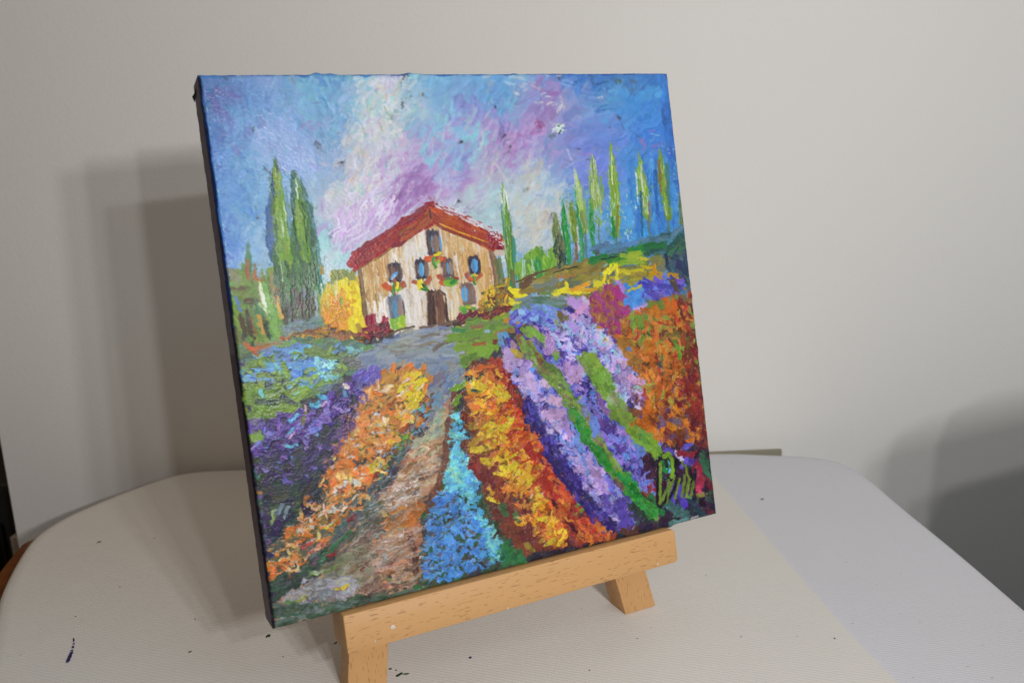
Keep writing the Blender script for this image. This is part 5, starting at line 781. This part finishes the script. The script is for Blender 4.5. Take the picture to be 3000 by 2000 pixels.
# the violet smear: a tapering row of dabs joined in one mark
sv=[];sf=[];rn=random.Random(4)
for i in range(26):
    t=i/25;x=-.0733+.0016*t+.0012*math.sin(2.4*t);y=.0905+.0195*t;wd=.0008*(1-t)**.6+.00015;k=len(sv)
    if t>.35 and rn.random()<.45:continue
    for a,b_ in ((-1,-.6),(1,-.6),(1.1,.6),(-.9,.6)):sv.append((x+a*wd*rn.uniform(.6,1.1),y+b_*.0010,.00022))
    sf.append((k,k+1,k+2,k+3))
sm=mesh('paint_smear',sv,sf,INK,cc)
# thin strip standing in for the dark shadow line behind the table
stp=solid('shadow_line_strip',[wl(.20,-.004,-.016),wl(.3935,-.004,-.016),wl(.3935,-.0008,-.016),wl(.20,-.0008,-.016),wl(.20,-.0038,-.0052),wl(.3935,-.0038,-.0052),wl(.3935,-.0008,-.0050),wl(.20,-.0008,-.0050)],mat('shadow_line_olive',lin((140,134,114)),.7)[0],None,.0006)
tag(stp,'thin olive strip standing in for the shadow line at the back edge of the table, right of the painting','strip')
# unseen chair added right of the table; its arm shapes the lower wall shadow
ch=empty('shadow_chair','unseen dark brown chair added right of the table to cast the shadow on the lower wall','shadow_chair',Matrix.Translation((.64,-.5,-.62)))
UPH,nt,b=mat('brown_upholstery',lin((74,60,52)),.85,.2);bump(nt,b,noise(nt,mapped(nt,(1,1,1)),300,2),.3,.001)
# ---------------------------------------------------------------- frame of the leaning picture: X right, Y up the picture, Z towards the viewer
TILT=Matrix(((1,0,0,0),(0,.2123142,-.9772014,0),(0,.9772014,.2123142,.0427951),(0,0,0,1)))
S=.2;TH=.017
# easel
eb=Vector((.0992,-.0401,-.017));ez=empty('easel','little beech wood table easel with splayed legs and a wide ledge holding the painting','easel',TILT@Matrix.Translation(eb))
def E(p):return tuple(Vector(p)-eb)
def rr(x0,x1,y0,y1,rs):
    out=[];cs=[(x0,y0,180),(x1,y0,270),(x1,y1,0),(x0,y1,90)]
    for (cx,cy,a0),r in zip(cs,rs):
        sx=1 if cx==x0 else -1;sy=1 if cy==y0 else -1
        for k in range(5):
            a=R(a0+k*22.5);out.append((cx+sx*r+r*math.cos(a),cy+sy*r+r*math.sin(a)))
    return out
ledge=prism('ledge',[(x-eb.x,y-eb.y) for x,y in rr(.0247,.1737,-.0150,-.0003,(.0006,.0018,.0018,.0006))],-.0168-eb.z,.0034-eb.z,WX,ez,.0006)
def yfoot(z):return (-.0427951-.2123142*z)/.9772014
def leg(xa,xb,sl,z0=-.0171,z1=-.0297,top=.168):
    h=[]
    for z in (z1,z0):
        yb=yfoot(z)
        for x,y in ((xa-sl*(yb+.0231),yb),(xb-sl*(yb+.0231),yb),(xb-sl*(top+.0231),top),(xa-sl*(top+.0231),top)):h.append(E((x,y,z)))
    return solid('leg',h,WY,ez,.0006)
leg(.1528,.1692,.185);leg(.0292,.0456,-.170)
box('crossbar',E((.066,.138,-.0421)),E((.134,.154,-.0299)),WX,ez)
box('lower_crossbar',E((.036,.012,-.0401)),E((.163,.024,-.0299)),WX,ez)
inv=TILT.inverted()
def rear():
    h=[];f=[inv@Vector(p) for p in ((.092,.088,0),(.107,.088,0),(.107,.099,0),(.092,.099,0))];t=[Vector(p) for p in ((.092,.137,-.0440),(.107,.137,-.0440),(.107,.137,-.0560),(.092,.137,-.0560))]
    o=solid('rear_leg',[E(p) for p in f+t],WY,ez,.0006)
rear()
cyl=bmesh.new();bmesh.ops.create_cone(cyl,cap_ends=True,segments=20,radius1=.0016,radius2=.0016,depth=.05);me=bpy.data.meshes.new('hinge_pin');bmesh.ops.rotate(cyl,matrix=Matrix.Rotation(R(90),3,'Y'),verts=cyl.verts);bmesh.ops.translate(cyl,vec=Vector(E((.0995,.139,-.0437))),verts=cyl.verts);cyl.to_mesh(me);cyl.free();me.materials.append(mat('steel_pin',(.4,.4,.4),.3)[0]);link(bpy.data.objects.new('hinge_pin',me),ez)
CHIP=mat('white_paint_chip',lin((205,196,188)),.5)[0]
for i,(x,y,r) in enumerate([(.0429,-.0092,.0009),(.0355,-.0127,.0004),(.0905,-.0143,.0004),(.1630,-.0135,.0005),(.12,-.002,.0003)]):
    q=E((x,y,.0034));n=9;rn=random.Random(i);vs=[(q[0],q[1],q[2]+.0003)]+[(q[0]+math.cos(6.283*k/n)*r*rn.uniform(.6,1.2),q[1]+math.sin(6.283*k/n)*r*rn.uniform(.6,1.3),q[2]+.00005) for k in range(n)]
    mesh('paint_chip',vs,[(0,1+k,1+(k+1)%n) for k in range(n)],CHIP,ez)
# ---------------------------------------------------------------- the painting
pt=empty('painting','small square canvas painted with a red roofed farmhouse and flower rows, leaning on the easel','painting',TILT@Matrix.Translation((.1,0,-TH/2)))
def Pn(x,y,z):return (x-.1,y,z+TH/2)
PM,nt,b=mat('impasto_paint',(0,0,0),.4,.24)
at=nd(nt,'ShaderNodeAttribute',attribute_name='paint');nt.links.new(at.outputs['Color'],b.inputs['Base Color'])
fn=noise(nt,mapped(nt,(1,1,1)),900,2);bump(nt,b,fn,.5,.0002)
nt.links.new(ramp(nt,noise(nt,mapped(nt,(1,1,1)),60,2),[(.3,(.28,)*3),(.7,(.48,)*3)]),b.inputs['Roughness'])
ALB=.98
lut=np.array([lin((i,i,i))[0] for i in range(256)])
colr=np.interp(PC.reshape(-1,3),np.arange(256),lut);colr=np.clip(colr*ALB*np.array([1.,1.02,1.02]),0,.86)
n_=PN;g=(np.arange(n_))/(n_-1)
e1=vnoise(PN,14,51)[0]*.5+vnoise(PN,5,52)[0]*.5;e2=vnoise(PN,14,53)[0]*.5+vnoise(PN,5,54)[0]*.5;e3=vnoise(PN,14,55)[0]*.5+vnoise(PN,5,56)[0]*.5;e4=vnoise(PN,14,57)[0]*.5+vnoise(PN,5,58)[0]*.5
def bumpat(c,w_,h):return h*np.exp(-((g-c)/w_)**2)
AM=.00028
et=(e1-.5)*AM+bumpat(.212,.010,.0008)+bumpat(.235,.012,.0005)+bumpat(.395,.010,.0005)+bumpat(.40,.03,.0003)+bumpat(.62,.006,.0003)   # top edge, outwards
el=(e2-.5)*AM;er=(e3-.5)*AM+bumpat(.50,.01,.0004)+bumpat(.62,.008,.0004);eb_=(e4-.5)*AM*.8+bumpat(.80,.03,.0004)+bumpat(.87,.01,.0009)
X,Y=np.meshgrid(g*S,(1-g)*S)
fx=np.clip(X/S,0,1);fy=np.clip(Y/S,0,1)
k=6
X=X-(el[:,None])*np.clip(1-fx*60,0,1)+(er[:,None])*np.clip(1-(1-fx)*60,0,1)
Y=Y+(et[None,:])*np.clip(1-(1-fy)*60,0,1)-(eb_[None,:])*np.clip(1-fy*60,0,1)
d=np.minimum(np.minimum(g[None,:],1-g[None,:]),np.minimum(g[:,None],1-g[:,None]))*S;r_=.0016
dd=np.clip(r_-d,0,r_);Z=-(r_-np.sqrt(np.maximum(r_*r_-dd*dd,0)))+PHT*.00062*np.clip(d/.001,.0,1)-.0003
# rounded corners of the wrapped canvas
co_=np.zeros((n_*n_,3),np.float32);co_[:,0]=X.ravel()-.1;co_[:,1]=Y.ravel();co_[:,2]=Z.ravel()+TH/2
ii=np.arange(n_*n_).reshape(n_,n_);q=np.stack([ii[:-1,:-1],ii[1:,:-1],ii[1:,1:],ii[:-1,1:]],-1).reshape(-1,4)
me=bpy.data.meshes.new('painted_surface');me.vertices.add(len(co_));me.vertices.foreach_set('co',co_.ravel())
me.loops.add(q.size);me.loops.foreach_set('vertex_index',q.ravel().astype(np.int32))
me.polygons.add(len(q));me.polygons.foreach_set('loop_start',(np.arange(len(q))*4).astype(np.int32));me.polygons.foreach_set('use_smooth',np.ones(len(q),bool))
me.update(calc_edges=True)
ca=me.color_attributes.new('paint','FLOAT_COLOR','POINT');ca.data.foreach_set('color',np.c_[colr,np.ones(len(colr))].astype(np.float32).ravel())
me.materials.append(PM);link(bpy.data.objects.new('painted_surface',me),pt)
# canvas wrapped over the four edges, each with its own run of paint
SM,nt,b=mat('edge_paint',(0,0,0),.6,.3);at=nd(nt,'ShaderNodeAttribute',attribute_name='paint')
nz=noise(nt,mapped(nt,(1,1,1)),160,3);nt.links.new(mixc(nt,nz,at.outputs['Color'],mixc(nt,.5,at.outputs['Color'],(.02,.018,.022))),b.inputs['Base Color']);bump(nt,b,noise(nt,mapped(nt,(1,1,1)),1100,2),.4,.0002)
def side(name,vx,vy,colf):
    m_=len(vx);lev=[Z[0,0],-.004,-.008,-.012,-.0155,-.0168];vs=[];cs=[];fs=[]
    for j,z in enumerate(lev):
        zz=z if j else None
        for i in range(m_):
            vs.append((vx[i]-.1,vy[i],(-r_-.0003 if j==0 else z)+TH/2));cs.append((*lin(colf(i/(m_-1),j)),1))
    for j in range(len(lev)-1):
        for i in range(m_-1):fs.append((j*m_+i,j*m_+i+1,(j+1)*m_+i+1,(j+1)*m_+i))
    o=mesh(name,vs,fs,SM,pt,True);a=o.data.color_attributes.new('paint','FLOAT_COLOR','POINT')
    a.data.foreach_set('color',np.array(cs,np.float32).ravel());return o
sl=slice(None,None,3)
def lc(t,j):
    a=(165,160,186) if t<.5 else (124,108,124)
    if j==0:a=(34,52,104) if t<.55 else (34,26,38)
    return a
side('canvas_side',X[:,0][sl],Y[:,0][sl],lc)
side('canvas_side',X[:,-1][sl],Y[:,-1][sl],lambda t,j:(52,92,170) if t<.45 else (58,36,48))
side('canvas_side',X[0,:][sl],Y[0,:][sl],lambda t,j:(50,90,160))
side('canvas_side',X[-1,:][sl],Y[-1,:][sl],lambda t,j:(50,70,50) if t<.6 else (44,34,48))
# back of the canvas and its stretcher
RAW=mat('raw_canvas',lin((205,192,165)),.9,.1)[0]
mesh('canvas_back',[Pn(.002,.002,-.003),Pn(.198,.002,-.003),Pn(.198,.198,-.003),Pn(.002,.198,-.003)],[(0,1,2,3)],RAW,pt)
for lo,hi in (((.0006,.0006),(.0180,.1994)),((.1820,.0006),(.1994,.1994)),((.0183,.1820),(.1817,.1994)),((.0183,.0006),(.1817,.0180))):
    box('stretcher_bar',Pn(lo[0],lo[1],-.01695),Pn(hi[0],hi[1],-.0035),WX,pt,.0004)
# loose corner fold and thread at the upper left edge
fv=[Pn(-.0001,.1975,-.009),Pn(-.0002,.1962,-.010),Pn(-.0005,.1966,-.0155),Pn(-.0010,.1962,-.0165),Pn(-.0003,.1940,-.0165),Pn(-.0002,.1972,-.0150)]
mesh('corner_fold',fv,[(0,1,2),(1,4,2),(2,4,3),(0,2,5),(2,3,5)],mat('fold_canvas',lin((56,50,56)),.8)[0],pt)
# parts of the added shadow-casting chair
WD=mat('dark_walnut',lin((70,48,34)),.4)[0]
def loc4(o,pts,z0,z1):
    L=o.matrix_world.translation;return [(x-L.x,y-L.y,z-L.z) for z in (z0,z1) for x,y in pts]
L=ch.matrix_world.translation
def yz(name,out,x0,x1,mt,bev):
    o=prism(name,[(y-L.y,z-L.z) for y,z in out],x0-L.x,x1-L.x,mt,ch,bev)
    o.matrix_local=Matrix(((0,0,1,0),(1,0,0,0),(0,1,0,0),(0,0,0,1)));return o
ARMC=[(-.175,-.60),(-.166,.09),(-.168,.119),(-.176,.136),(-.196,.148),(-.232,.158),(-.27,.165),(-.33,.172),(-.42,.185),(-.80,.21),(-.80,-.60)]
yz('shadow_arm',ARMC,.284,.37,UPH,.004);yz('shadow_arm',ARMC,.92,1.0,UPH,.004)
box('seat',(.3705-L.x,-.80-L.y,-.60-L.z),(.9195-L.x,-.20-L.y,-.12-L.z),UPH,ch,.02)
box('backrest',(.284-L.x,-1.0-L.y,-.60-L.z),(1.0-L.x,-.8005-L.y,.45-L.z),UPH,ch,.02)
cb=empty('light_blocker','unseen tall dark cupboard added left of the table to cut the light from that side','light_blocker',Matrix.Translation((-.62,-.1,-.62)))  # unseen tall block added on the left to hold back world light
solid('carcass',loc4(cb,[(-.95,-1.3),(-.34,-1.3),(-.34,.24),(-.95,.24)],-.618,1.1),WD,cb,.004)
solid('cornice',loc4(cb,[(-.97,-1.32),(-.325,-1.32),(-.325,.26),(-.97,.26)],1.1005,1.14),WD,cb,.004)
for yy in (-1.27,-.85,-.60,-.185):
    solid('door',loc4(cb,[(-.339,yy),(-.327,yy),(-.327,yy+.40),(-.339,yy+.40)],-.56,1.06),WD,cb,.003)
for yy in (-.215,-.165):solid('added_bar',loc4(cb,[(-.3265,yy),(-.312,yy),(-.312,yy+.012),(-.3265,yy+.012)],.18,.30),WD,cb,.002)
